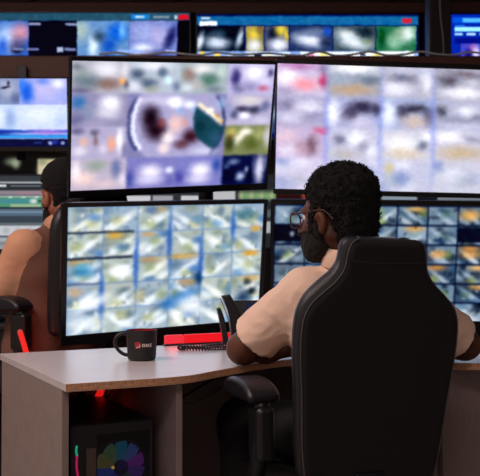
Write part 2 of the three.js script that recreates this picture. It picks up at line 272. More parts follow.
const upperRightPicture = pictures(212, 124, 2.6, 2.1, ({ b, rect, cell }) => {
  rect('#c4c0da', 0, 0, 212, 124);
  const W = 53, H = 31, r = rng(77);
  rect('#b2aecc', 0, 0, 212, 124);
  cell(0, 0, 50, H, '#cfc3d8', () => { b('#a85c94', 20, 3, 24, 4, 0.7); b('#f2eaf4', 12, 14, 14, 9, 0.9); b('#f4989c', 28, 20, 16, 8, 0.9); b('#c42c50', 47, 16, 5, 8, 0.98); b('#fffafa', 10, 12, 9, 7, 0.9); b('#8c86a0', 8, 27, 12, 4, 0.7); b('#6d5a80', 46, 5, 7, 5, 0.7); });
  cell(50, 0, 55, H, '#a7abb6', () => { b('#ffffff', 28, 3, 30, 6, 0.95); b('#7f8d96', 40, 13, 18, 6, 0.7); b('#c4a27c', 26, 24, 28, 6, 0.95); b('#6a7680', 44, 15, 12, 4, 0.8); b('#a0b0bc', 12, 14, 14, 5, 0.7); });
  cell(105, 0, 53, H, '#b4b3c0', () => { b('#6f7080', 22, 11, 16, 6, 0.85); b('#f4f2fa', 14, 22, 20, 8, 0.9); b('#f6f6fc', 46, 14, 8, 14, 0.8); b('#d0d0e0', 24, 3, 26, 4, 0.8); });
  cell(158, 0, 54, H, '#a9a8b4', () => { b('#4a4248', 14, 12, 12, 6, 0.8); b('#5a4a48', 34, 6, 22, 2.5, 0.8, 0.12); b('#fbfafc', 30, 24, 28, 7, 0.98); b('#dadae4', 40, 13, 8, 4, 0.9); });
  cell(0, H, 50, H, '#b2adc4', () => { b('#77728a', 10, 10, 10, 6, 0.7); b('#f2f0f8', 32, 12, 16, 8, 0.8); b('#8a86a0', 34, 20, 16, 5, 0.7); b('#ddd8e6', 14, 22, 14, 7, 0.8); });
  cell(50, H, 55, H, '#aeb0cc', () => { b('#fafaff', 6, 16, 8, 15, 0.98); b('#2e2836', 36, 10, 17, 7, 0.95); b('#3a3444', 24, 16, 7, 7, 0.85); b('#2c2838', 50, 12, 4, 8, 0.8); b('#d6d0de', 34, 25, 18, 6, 0.9); b('#6a6478', 20, 18, 8, 8, 0.6); });
  cell(105, H, 53, H, '#aab2ce', () => { b('#f4f8ff', 8, 16, 8, 15, 0.95); b('#2c2830', 34, 10, 18, 5, 0.95); b('#3a343c', 22, 15, 6, 6, 0.8); b('#4c464e', 48, 16, 4, 7, 0.8); b('#d8bfa8', 34, 23, 18, 8, 0.9); b('#6c6478', 48, 20, 6, 8, 0.6); });
  cell(158, H, 54, H, '#b3b4c6', () => { b('#34343f', 8, 12, 7, 6, 0.9); b('#f8f8fc', 34, 11, 14, 6, 0.95); b('#6c6c7a', 46, 17, 10, 3, 0.8); b('#8a8a98', 24, 20, 22, 5, 0.7); b('#cfcfe0', 30, 27, 26, 5, 0.8); });
  cell(0, 2 * H, 50, H, '#c4b4cc', () => { b('#d04468', 44, 3, 9, 3.5, 0.85); b('#e8ccd0', 10, 10, 12, 8, 0.8); b('#5c4244', 36, 18, 6, 11, 0.85); b('#b48a90', 26, 20, 14, 8, 0.6); b('#efe8f2', 12, 24, 12, 7, 0.8); });
  cell(50, 2 * H, 55, H, '#c6c4d4', () => { b('#55556a', 14, 12, 8, 6, 0.7); b('#fafafc', 30, 10, 12, 9, 0.9); b('#6c6c7c', 38, 18, 8, 6, 0.6); b('#b0aa96', 20, 26, 18, 5, 0.6); b('#f2f2fa', 46, 22, 8, 8, 0.8); });
  cell(105, 2 * H, 53, H, '#cdccd6', () => { b('#f6f4ee', 20, 14, 20, 10, 0.9); b('#d6c4a0', 24, 24, 22, 6, 0.8); b('#4c5668', 42, 16, 6, 5, 0.8); b('#fff', 48, 6, 8, 6, 0.8); });
  cell(158, 2 * H, 54, H, '#c9c6d2', () => { b('#fbfbfe', 16, 6, 18, 7, 0.95); b('#c8b088', 30, 22, 28, 8, 0.9); b('#6c6c80', 42, 8, 14, 3, 0.6, 0.2); });
  for (let i = 0; i < 4; i++) cell(i * W, 3 * H, W, H, ['#cfc8da', '#c6c4d4', '#c2c4d4', '#c8c8d2'][i], () => { for (let k = 0; k < 5; k++) b(['#f4f2fa', '#8f9cc0', '#e8e6ec', '#a9b0b4', '#7486b8'][k], r() * W, r() * H, 8 + r() * 10, 5 + r() * 5, 0.65); if (i === 2) b('#d8c060', 8, 8, 4, 6, 0.8); });
  for (const x of [50, 105, 158]) b('#7c8ee0', x, 62, 2, 66, 0.8);
  rect('rgba(120,120,190,0.06)', 0, 0, 212, 124);
}, [4.5, 2, 14]);
const wallLeftPicture = pictures(222, 126, 2.4, 0.5, ({ b, rect, cell }) => {
  rect('#050b2c', 0, 0, 222, 126); rect('#3d6172', 0, 0, 222, 8);
  rect('#2a8ad0', 164, 1.5, 18, 5); rect('#c8d4dc', 168, 3, 9, 2); rect('#8a98a4', 186, 3, 16, 2.5); rect('#d02c3c', 211, 2, 10, 5); rect('#c6ccd4', 207, 2.5, 3, 4);
  cell(0, 8, 62, 36, '#4770b8', () => { b('#c9d8f4', 40, 18, 14, 18, 0.9); b('#d89aa4', 54, 12, 12, 12, 0.9); b('#5a4460', 50, 26, 10, 10, 0.7); b('#2b5ecb', 36, 26, 6, 10, 0.8); b('#1c1830', 50, 31, 6, 3, 0.9); });
  rect('#9aa0b8', 62, 10, 12, 2.5); rect('#9aa0b8', 98, 10.5, 12, 2.5); rect('#7d86a8', 46, 36, 11, 2.5); rect('#7d86a8', 60, 36, 12, 2.5); rect('#aab2c8', 90, 35, 6, 5); rect('#8088a8', 97, 36, 12, 3);
  cell(110, 8, 52, 36, '#7296c0', () => { b('#b9c4b4', 4, 10, 10, 14, 0.8); b('#e4f0f4', 16, 26, 6, 14, 0.95); b('#2c3c50', 22, 16, 8, 7, 0.7); b('#1d66d0', 40, 12, 12, 12, 0.95); b('#8cc4f8', 45, 10, 4, 9, 0.9); b('#1450b4', 32, 26, 9, 10, 0.8); });
  cell(162, 8, 48, 36, '#7f8cc4', () => { b('#a9b2dc', 14, 12, 14, 12, 0.8); b('#eef2fc', 14, 30, 14, 8, 0.98); b('#c2b8dc', 30, 16, 12, 14, 0.8); b('#28285a', 41, 18, 6, 16, 0.9, 0.4); b('#3a4078', 24, 33, 20, 5, 0.5); });
  rect('#9bb4e8', 150, 38, 26, 2); rect('#b8c0e0', 198, 38, 10, 2);
  rect('#040824', 212, 8, 10, 118);
  for (let i = 0; i < 4; i++) cell(i * 52 + 2, 50, 50, 36, '#3c5a90', () => { b('#9ab0d0', 22, 18, 22, 14, 0.7); b('#223050', 36, 28, 12, 9, 0.7); });
  for (let i = 0; i < 4; i++) cell(i * 52 + 2, 88, 50, 34, '#34507c', () => { b('#a8b8cc', 26, 16, 20, 12, 0.6); b('#1c2844', 12, 26, 12, 9, 0.7); });
}, [5.5, 0.8, 18]);
const wallMiddlePicture = pictures(222, 126, 2.4, 0.4, ({ b, rect, cell, g }) => {
  rect('#182c60', 0, 0, 222, 126); rect('#2c6f9c', 0, 2, 222, 9);
  rect('#ecf0f4', 2, 7, 18, 4.5); rect('#c4d0dc', 4, 3, 9, 2); rect('#c83848', 206, 4, 10, 5);
  cell(0, 12, 47, 26, '#16222e', () => { b('#dfe8f8', 20, 17, 16, 9, 0.95); b('#4c6070', 22, 8, 16, 5, 0.8); b('#eaf0fa', 3, 16, 4, 12, 0.9, 0.2); b('#d0dcf0', 43, 12, 4, 13, 0.9, 0.25); b('#0c1c24', 34, 8, 8, 6, 0.8); });
  cell(49, 12, 18, 26, '#8a8560', () => { b('#e2c84c', 8, 8, 8, 8, 0.9); b('#eef0f6', 8, 20, 9, 8, 0.9); b('#7a6040', 14, 4, 5, 6, 0.7); });
  cell(68, 12, 24, 26, '#5a6078', () => { b('#141c30', 9, 8, 7, 8, 0.9); b('#e8d04c', 16, 4, 7, 8, 0.95, 0.4); b('#f2f4fc', 14, 19, 12, 8, 0.95); b('#e6c840', 22, 9, 3, 8, 0.8); });
  cell(93, 12, 43, 26, '#3c4a6c', () => { b('#e8eefa', 20, 15, 20, 8, 0.95, 0.2); b('#8c98b0', 26, 6, 18, 5, 0.7); b('#2a5cc0', 38, 6, 6, 6, 0.9); b('#1a2440', 36, 18, 8, 6, 0.7); });
  cell(137, 12, 42, 26, '#54646c', () => { b('#eaf2f6', 14, 10, 14, 7, 0.9, 0.3); b('#dfe6ee', 22, 18, 20, 7, 0.9, 0.15); b('#1c2830', 32, 6, 10, 6, 0.8); b('#7c8c70', 34, 16, 8, 5, 0.6); });
  cell(180, 12, 40, 26, '#3f7a5c', () => { b('#14502c', 6, 12, 6, 14, 0.9); b('#e8eef0', 30, 8, 12, 10, 0.95, -0.5); b('#a9c8b4', 18, 16, 10, 10, 0.8); b('#88a080', 22, 8, 8, 7, 0.7); });
  rect('#8fa8d8', 0, 38, 222, 6); rect('#d6e2f6', 48, 38.5, 46, 5); rect('#e6ecf8', 104, 38.5, 76, 5); rect('#eef2f8', 182, 38, 36, 6);
  for (let i = 0; i < 16; i++) rect(['#1c2c50', '#e8d870', '#f4f6fc', '#4068b0'][i % 4], 4 + i * 13.3, 40 + (i % 3), 4 + (i % 5), 2.2);
  rect('#e0c860', 3, 38, 4, 6); rect('#e2cc68', 18, 39, 5, 5); rect('#d8889c', 112, 39, 5, 4);
  for (let i = 0; i < 5; i++) cell(i * 44 + 2, 50, 42, 34, '#43587c', () => { b('#c9d4e4', 20, 20, 18, 10, 0.8); b('#1c2a44', 30, 8, 12, 8, 0.7); });
  for (let i = 0; i < 5; i++) cell(i * 44 + 2, 88, 42, 34, '#3c5470', () => { b('#c2ccd8', 22, 14, 18, 10, 0.7); b('#1c2a34', 10, 26, 12, 8, 0.7); });
}, [6.5, 0.8, 26]);
const wallRightPicture = pictures(222, 126, 2.4, 0.35, ({ b, rect, cell }) => {
  rect('#0f3fa4', 0, 0, 222, 126); rect('#08308c', 0, 0, 6, 126);
  for (const [y, c] of [[4, '#4c90ee'], [10, '#9cc8f8'], [16, '#6aa8f4'], [22, '#3f86e8']]) rect(c, 2, y, 6, 3);
  rect('#1c62cc', 28, 3, 194, 6); rect('#66b4f0', 38, 4, 184, 4); rect('#9fdcf8', 30, 13, 190, 4.5); rect('#3c80dc', 30, 11, 10, 1.5);
  rect('#a0c4f0', 30, 19, 8, 2.5); rect('#b4d2f4', 42, 19, 9, 2.5); rect('#a0c4f0', 55, 19, 12, 2.5); rect('#a0c4f0', 80, 19, 12, 2.5);
  rect('#0a2c88', 30, 24, 190, 6);
  cell(36, 30, 22, 16, '#5a58b8', () => { b('#e8e4fa', 15, 10, 5, 9, 0.95); b('#c07aa8', 12, 4, 4, 5, 0.6); b('#241c60', 8, 12, 5, 7, 0.8); });
  for (let j = 0; j < 4; j++) for (let i = 0; i < 6; i++) cell(66 + i * 26, 32 + j * 22, 22, 18, '#2f5cb8', () => b('#c4d4f4', 11, 9, 8, 6, 0.7));
}, [7.5, 0.3, 12]);
const midPicture = pictures(121, 68, 3, 0.5, ({ b, rect, cell }) => {
  rect('#a4b8e0', 0, 0, 121, 68);
  cell(0, 0, 52, 26, '#7088b8', () => { b('#c2cce4', 26, 12, 22, 10, 0.8); });
  cell(52, 0, 20, 26, '#8f98b8', () => { b('#b8bccc', 8, 10, 12, 10, 0.8); b('#1c1c34', 6, 9, 6, 1.6, 0.95, -0.15); b('#2c2c44', 9, 5, 2, 3, 0.9); b('#5c6c94', 16, 20, 6, 7, 0.7); });
  cell(72, 0, 49, 26, '#a9b0e4', () => { b('#1f60d4', 8, 14, 9, 12, 0.95); b('#3a80e8', 2, 6, 6, 8, 0.8); b('#c6c0e8', 26, 12, 14, 12, 0.9); b('#7090e4', 24, 3, 8, 4, 0.8); b('#eef0fa', 40, 5, 8, 6, 0.95); });
  cell(0, 26, 70, 26, '#c4d4ee', () => { b('#dfe8f8', 44, 12, 30, 10, 0.8); b('#8ea4d0', 62, 14, 7, 12, 0.8); });
  cell(70, 26, 51, 26, '#c9d4f4', () => { b('#e6ecfc', 24, 10, 24, 10, 0.7); b('#a9bce8', 44, 16, 8, 8, 0.5); });
  rect('#4a6cc4', 0, 51, 121, 3); b('#b088d8', 100, 53, 26, 3, 0.9); b('#1c3c98', 50, 54, 22, 4, 0.8); rect('#2c7cd4', 0, 56, 121, 3); rect('#58b4e8', 0, 57, 121, 1.2);
  rect('#18244c', 0, 60, 121, 8); rect('#3c4c7c', 86, 63, 8, 2); b('#cfd0fc', 103, 64, 3, 2.2, 0.95); b('#4858c4', 108, 63, 4, 3, 0.8); b('#cfd0fc', 116, 64, 2.6, 2.2, 0.9);
}, [8.5, 0.6, 14]);
const editPicture = pictures(121, 75, 3, 0.35, ({ b, rect }) => {
  rect('#56606a', 0, 0, 121, 75);
  rect('#3c4248', 0, 0, 121, 6); rect('#c4cad0', 0, 6.2, 121, 1.6); rect('#2c3238', 0, 8, 121, 7); rect('#e6eaee', 46, 9, 10, 2.5); rect('#8a9098', 60, 10, 30, 1);
  rect('#7c8088', 0, 15, 121, 2); rect('#a88c98', 66, 15.5, 55, 4); rect('#9c8c98', 20, 15.5, 46, 4); rect('#b8c4c0', 0, 20.5, 121, 2);
  rect('#58a084', 0, 22, 121, 10); rect('#4a9aa0', 40, 24, 40, 4); for (let i = 0; i < 9; i++) rect('#cfe6dc', 6 + i * 13, 21, 4, 1.8); b('#ffffff', 83, 26, 4.5, 3.2, 0.98); rect('#2c5c48', 87, 25, 7, 2); rect('#a8c8a0', 60, 29, 30, 3);
  rect('#20262c', 0, 32, 121, 1.6); rect('#5c7488', 0, 34, 121, 7); rect('#7c98b0', 0, 36, 121, 2); rect('#3c4854', 0, 41, 121, 8); b('#3c9cf0', 98, 42, 4.5, 4.5, 0.95);
  rect('#6c747c', 0, 48, 121, 3); rect('#d9dde2', 0, 51, 121, 10); for (let i = 0; i < 10; i++) b('#9aa2a8', 8 + i * 12, 56, 4, 4, 0.5); rect('#5c666c', 0, 61, 121, 2);
  rect('#b4bcc4', 0, 63, 121, 4); rect('#8c969e', 0, 67, 121, 4); rect('#a4acb2', 0, 71, 121, 4);
});
const sliverPicture = pictures(121, 75, 2, 0.5, ({ b, rect }) => {
  rect('#2c3238', 0, 0, 121, 75); rect('#d4d4d8', 8, 17, 14, 10); rect('#8c8c92', 24, 17, 8, 10); rect('#d8d8dc', 34, 17, 30, 10); rect('#a8a8b0', 66, 17, 20, 10); rect('#d4d4d8', 94, 17, 22, 10);
  rect('#58626a', 0, 32, 121, 8); rect('#b8bcc0', 0, 44, 121, 12); rect('#4c8c74', 0, 58, 121, 8);
});
const sliverGreenPicture = pictures(121, 75, 2, 0.6, ({ b, rect }) => {
  rect('#26282c', 0, 0, 121, 75); rect('#c8c8cc', 0, 17, 22, 10); for (let i = 0; i < 8; i++) b(i % 2 ? '#8cc47c' : '#c8d8a0', 28 + i * 5, 22, 4, 6, 0.9); rect('#2c0c0c', 62, 17, 26, 10); b('#ff5038', 92, 22, 5, 5, 0.95); rect('#6c8c98', 96, 17, 25, 10);
  rect('#58626a', 0, 36, 121, 8); rect('#b8bcc0', 0, 48, 121, 12);
});
const sliverBluePicture = pictures(121, 75, 2, 0.6, ({ rect }) => {
  rect('#10141c', 0, 0, 121, 75); rect('#9cacb8', 0, 17, 50, 9); rect('#14181f', 50, 17, 20, 9); rect('#8a94a0', 70, 17, 51, 9); rect('#42505c', 0, 34, 121, 10); rect('#8c98a4', 0, 50, 121, 14);
});
const noticePicture = pictures(76, 36, 3, 0.8, ({ b, rect }) => {
  rect('#0c0a0a', 0, 0, 76, 36); b('#8c9a80', 13, 6, 9, 5, 0.9); b('#b8c0a0', 17, 8, 5, 6, 0.9); rect('#d8c8a0', 39, 3, 37, 18); b('#f0e4c4', 52, 14, 14, 7, 0.9); b('#8a9a78', 44, 6, 5, 4, 0.8); b('#c4a470', 66, 16, 9, 5, 0.6); rect('#141010', 0, 22, 76, 14);
});

// ---------------------------------------------------------------- screens
function display(name, label, group, w, h, bez, pos, rot, picture, k, light, category = 'monitor') {
  const t = thing(name, label, category, pos, 0, group);
  t.rotation.order = 'YXZ'; t.rotation.set(rot[1], rot[0], rot[2]);
  const [bl, bt, br, bb] = bez, s = new THREE.Shape(), sw = w - bl - br, sh = h - bt - bb, cx = (bl - br) / 2, cy = (bb - bt) / 2;
  const r = 0.006; s.moveTo(-w / 2 + r, -h / 2); s.lineTo(w / 2 - r, -h / 2); s.quadraticCurveTo(w / 2, -h / 2, w / 2, -h / 2 + r); s.lineTo(w / 2, h / 2 - r); s.quadraticCurveTo(w / 2, h / 2, w / 2 - r, h / 2); s.lineTo(-w / 2 + r, h / 2); s.quadraticCurveTo(-w / 2, h / 2, -w / 2, h / 2 - r); s.lineTo(-w / 2, -h / 2 + r); s.quadraticCurveTo(-w / 2, -h / 2, -w / 2 + r, -h / 2);
  const hole = new THREE.Path(); hole.moveTo(cx - sw / 2, cy - sh / 2); hole.lineTo(cx - sw / 2, cy + sh / 2); hole.lineTo(cx + sw / 2, cy + sh / 2); hole.lineTo(cx + sw / 2, cy - sh / 2); hole.closePath(); s.holes.push(hole);
  part('bezel', extrude(s, 0.018, 0.002, 1, 4), M.bezel, t, [0, 0, -0.016]);
  const scr = new THREE.MeshPhysicalMaterial({ color: 0x060608, roughness: 0.7, specularIntensity: 0.25, emissive: 0xffffff, emissiveMap: picture, emissiveIntensity: k });
  part('screen', new THREE.PlaneGeometry(sw + 0.002, sh + 0.002), scr, t, [cx, cy, -0.002]);
  part('housing', box(w - 0.02, h - 0.02, 0.03, 0.008), M.blackPlastic, t, [0, 0, -0.0325]);
  part('mount_plate', box(0.12, 0.12, 0.02, 0.003), M.metal, t, [0, 0, -0.056]);
  if (light) { const l = new THREE.RectAreaLight(light, SCREEN_LIGHT * k, sw, sh); l.position.set(cx, cy, 0.006); l.rotation.y = Math.PI; t.add(l); }
  return t;
}
const D = Math.PI / 180, bigWall = 'large surveillance monitors behind the desk';
const lowerLeft = display('monitor', 'large monitor with a bright blue and green grid of feeds, directly behind the black mug', bigWall, 0.8, 0.505, [0.021, 0.016, 0.016, 0.036], [-0.261, 1.007, -3.246], [27.8 * D, 10.8 * D, 2.57 * D], lowerLeftPicture, 1.0, 0xd4e2ff);
const upperLeft = display('monitor', 'large monitor with one round fisheye feed in its middle, above the mug monitor', bigWall, 0.79, 0.497, [0.009, 0.012, 0.009, 0.026], [-0.236, 1.525, -3.248], [25.6 * D, 18.8 * D, 4.26 * D], upperLeftPicture, 1.06, 0xdcd8ff);
const lowerRight = display('monitor', 'large monitor with dark bluish rows of small feeds, directly behind the seated man', bigWall, 0.86, 0.53, [0.014, 0.02, 0.01, 0.05], [0.546, 1.012, -3.49], [2 * D, 10 * D, -0.4 * D], lowerRightPicture, 0.95, 0xd4e2ff);
const upperRight = display('monitor', 'large monitor with pale lavender four by four feeds, above the head of the seated man', bigWall, 0.85, 0.528, [0.006, 0.02, 0.01, 0.02], [0.56, 1.556, -3.49], [4 * D, 2 * D, -1.0 * D], upperRightPicture, 1.06, 0xe4e0ff);
function rack(label, mons, x, z) {      // floor-standing pole with an arm to each monitor
  const t = thing('monitor_stand', label, 'stand', [x, 0, z]);
  part('foot', box(0.5, 0.03, 0.42, 0.006), M.metal, t, [0, 0.015, 0]);
  part('pole', new THREE.CylinderGeometry(0.03, 0.03, 1.75, 20), M.metal, t, [0, 0.905, 0]);
  for (const m of mons) {
    m.updateMatrixWorld(true);
    const a = V(0, 0, -0.067).applyMatrix4(m.matrixWorld), b = V(x, a.y, z);
    a.sub(V(x, 0, z)); b.sub(V(x, 0, z));
    part('arm', tube([b, lerp3(b.toArray(), a.toArray(), 0.5), a], 0.016, 8, 10), M.metal, t);
  }
}
rack('dark pole stand behind the two stacked monitors on the left', [lowerLeft, upperLeft], -0.14, -3.62);
rack('dark pole stand behind the two stacked monitors on the right', [lowerRight, upperRight], 0.56, -3.78);

const tvs = 'wide wall screens in the top row';
const tvBez = [0.012, 0.012, 0.012, 0.02];
display('wall_screen', 'leftmost wall screen of the top row, with a dark navy gap between its feeds', tvs, 1.43, 0.81, tvBez, [-1.024, 2.198, -5.6], [0, 0, 0], wallLeftPicture, 1.05, 0x5a86d0, 'screen');
display('wall_screen', 'middle wall screen of the top row, with a teal bar over white and green feeds', tvs, 1.42, 0.81, tvBez, [0.428, 2.189, -5.6], [0, 0, 0], wallMiddlePicture, 1.12, 0x7a9ad0, 'screen');
display('wall_screen', 'deep blue wall screen of the top row, behind the dark post', tvs, 1.42, 0.81, tvBez, [1.868, 2.189, -5.6], [0, 0, 0], wallRightPicture, 1.1, 0x2a60d0, 'screen');
display('wall_screen', 'small dim screen with a cream patch, just above the man at far left', undefined, 0.48, 0.235, [0.006, 0.006, 0.006, 0.006], [-1.283, 1.573, -5.6], [0, 0, 0], noticePicture, 0.85, null, 'screen');
display('monitor', 'bluish monitor hung from the rail, above the grey editing monitor at far left', 'smaller monitors of the back row', 0.6, 0.365, [0.012, 0.006, 0.008, 0.024], [-1.15, 1.757, -4.4], [1 * D, 6 * D, 0], midPicture, 1.0, 0xa8c0ff);
const stood = [];
for (const [x, y, label, pic, k] of [
  [-1.135, 1.268, 'grey monitor showing green and white editing bars, in front of the man at far left', editPicture, 0.8],
  [-0.46, 1.252, 'back row monitor glimpsed as white blocks just above the mug monitor', sliverPicture, 0.85],
  [0.17, 1.275, 'back row monitor glimpsed as green and red lights between the left large monitors', sliverGreenPicture, 0.85],
  [0.93, 1.27, 'back row monitor glimpsed as pale blue lines between the right large monitors', sliverBluePicture, 0.7],
]) { const m = display('monitor', label, 'smaller monitors of the back row', 0.62, 0.385, [0.008, 0.008, 0.008, 0.014], [x, y, -4.4], [0, 0, 0], pic, k, pic === editPicture ? 0xc8d4d8 : null); stood.push([m, x, y]); }
for (const [m, x, y] of stood) {       // each stands on the back desk on its own foot
  part('foot', box(0.24, 0.014, 0.18, 0.004), M.blackPlastic, m, [0, 0.757 - y, -0.09]);
  part('neck', box(0.05, y - 0.8, 0.03, 0.006), M.blackPlastic, m, [0, (0.77 - y) / 2, -0.08]);
}
{
  const t = thing('display_rail', 'dark brown rail crossing the back of the room below the wall screens', 'rail', [0, 2.06, -4.75]);
  part('beam', box(6.4, 0.118, 0.09, 0.006), M.wood, t);
  part('hanger', box(0.05, 0.5, 0.02, 0.003), M.metal, t, [-1.15, -0.25, 0.07]);
  part('bracket', box(0.05, 0.05, 0.2, 0.003), M.metal, t, [-1.15, -0.3, 0.16]);
  const p = thing('support_post', 'dark square post in front of the deep blue wall screen', 'post', [1.09, 0, -4.87]);
  part('post_shaft', box(0.119, 3.19, 0.12, 0.008), std(0x1b1012, 0.6), p, [0, 1.6, 0]);
  part('base_plate', box(0.22, 0.014, 0.22, 0.003), M.metal, p, [0, 0.008, 0]);
  part('wire', tube([[0.005, 1.9, 0.064], [0.014, 2.2, 0.065], [-0.004, 2.4, 0.064], [0.01, 2.7, 0.064]], 0.004, 24, 6), M.greyCable, p);
  const r = rng(5), pts = []; for (let i = 0; i <= 30; i++) pts.push([-0.75 + i * 0.09, 0.008 + (i % 3 === 1 ? 0.012 : 0) + r() * 0.006, (r() - 0.5) * 0.03]);
  const c = thing('cable', 'pale thin cable lying in waves along the top of the brown rail', 'cable', [0, 2.119, -4.73]);
  part('lead', tube(pts, 0.006, 180, 6), std(0xb8bcc8, 0.4), c);
}

// ---------------------------------------------------------------- the desk
const DESK = [-0.419, 0, -2.147], DESK_TURN = 27 * D;
const onDesk = (x, y, z) => [DESK[0] + x * Math.cos(DESK_TURN) + z * Math.sin(DESK_TURN), y, DESK[2] - x * Math.sin(DESK_TURN) + z * Math.cos(DESK_TURN)];
{
  const t = thing('desk', 'pale laminate office desk with a worn chipped front edge and a curved recess', 'desk', DESK, DESK_TURN);
  const edge = new THREE.CatmullRomCurve3([[0, 0], [0.14, -0.004], [0.27, -0.003], [0.34, 0.012], [0.406, 0.049], [0.487, 0.093], [0.6, 0.15], [0.731, 0.188], [0.84, 0.165], [0.95, 0.065], [1.05, -0.045], [1.113, -0.1], [1.19, -0.14], [1.3, -0.15], [1.42, -0.15]].map(([x, d]) => V(x, d, 0)), false, 'centripetal');
  const pts = edge.getPoints(110).map((p) => new THREE.Vector2(p.x, p.y));
  const s = new THREE.Shape(pts); s.lineTo(1.42, 0.74); s.lineTo(0, 0.74); s.closePath();
  part('tabletop', extrude(s, 0.018, 0.001, 1).rotateX(-Math.PI / 2), M.top, t, [0, 0.731, 0]);
  const n = pts.map((p, i) => { const a = pts[Math.max(0, i - 1)], b = pts[Math.min(pts.length - 1, i + 1)]; return new THREE.Vector2(b.y - a.y, -(b.x - a.x)).normalize(); });
  const out = pts.map((p, i) => p.clone().addScaledVector(n[i], 0.0018));
  const band = new THREE.Shape([...out, ...pts.map((p, i) => p.clone().addScaledVector(n[i], -0.0006)).reverse()]);
  part('edge_band', extrude(band, 0.0185, 0, 1).rotateX(-Math.PI / 2), M.edge, t, [0, 0.731, 0], null, 'brown worn chipboard edge');
  part('side_panel', box(0.018, 0.729, 0.68, 0.0015), M.panel, t, [0.01, 0.3655, -0.378]);
  part('divider', box(0.018, 0.729, 0.66, 0.0015), M.panel, t, [0.309, 0.3655, -0.36]);
  part('back_panel', box(0.279, 0.5, 0.016, 0.0015), M.darkPanel, t, [0.1595, 0.48, -0.6]);
  part('modesty_panel', box(0.772, 0.56, 0.016, 0.0015), M.darkPanel, t, [0.705, 0.44, -0.6]);
  part('bottom_panel', box(0.279, 0.018, 0.56, 0.0015), M.panel, t, [0.1595, 0.13, -0.31]);
  part('pedestal_side', box(0.018, 0.729, 0.66, 0.0015), M.darkPanel, t, [1.1, 0.3655, -0.3]);
  part('pedestal_front', box(0.27, 0.66, 0.018, 0.0015), M.darkPanel, t, [1.245, 0.39, 0.04]);
  part('side_panel', box(0.018, 0.729, 0.7, 0.0015), M.panel, t, [1.39, 0.3655, -0.32]);
}

// black mug with its print
{
  const t = thing('mug', 'black mug with a red inside and a small red and white logo, on the desk', 'mug', [-0.2905, 0.7502, -2.637]);
  const pr = [[0, 0.0005], [0.034, 0], [0.0385, 0.0015], [0.041, 0.006], [0.0425, 0.02], [0.0442, 0.06], [0.0446, 0.0885], [0.0438, 0.0895], [0.0428, 0.0887]].map((p) => new THREE.Vector2(...p));
  part('body', new THREE.LatheGeometry(pr, 64), std(0x1a181a, 0.5), t);
  const inn = [[0.0428, 0.0887], [0.0418, 0.06], [0.04, 0.02], [0.036, 0.006], [0, 0.005]].map((p) => new THREE.Vector2(...p));
  part('inside', new THREE.LatheGeometry(inn, 64), std(0x9c1420, 0.35, { side: THREE.DoubleSide }), t, null, null, 'red glazed inside');
  part('handle', tube([[-0.04, 0.077, 0.004], [-0.056, 0.079, 0.007], [-0.074, 0.068, 0.01], [-0.078, 0.05, 0.011], [-0.068, 0.03, 0.009], [-0.053, 0.018, 0.006], [-0.0405, 0.014, 0.003]], 0.0052, 40, 10).scale(1, 1, 1), std(0x1a181a, 0.5), t);
  const print = canvasTexture(512, 256, (g) => {
    g.fillStyle = '#1a181a'; g.fillRect(0, 0, 512, 256);
    g.fillStyle = '#a02430'; g.beginPath(); g.moveTo(20, 40); g.lineTo(170, 20); g.lineTo(190, 190); g.lineTo(40, 215); g.closePath(); g.fill();
    g.fillStyle = '#e8b0b4'; g.beginPath(); g.moveTo(70, 175); g.lineTo(118, 150); g.lineTo(118, 195); g.lineTo(60, 205); g.closePath(); g.fill(); g.fillRect(140, 100, 26, 95);
    g.fillStyle = '#f2e4da'; g.font = 'bold 150px sans-serif'; g.textBaseline = 'middle'; g.save(); g.translate(206, 128); g.scale(0.86, 0.82); g.fillText('OMZ', 0, 0); g.restore();
  });
  const g = new THREE.CylinderGeometry(0.04475, 0.0436, 0.026, 24, 1, true, -0.43, 1.32);
  part('print', g, std(0xffffff, 0.5, { map: print }), t, [0, 0.0465, 0], null, 'red square mark beside white letters');
}

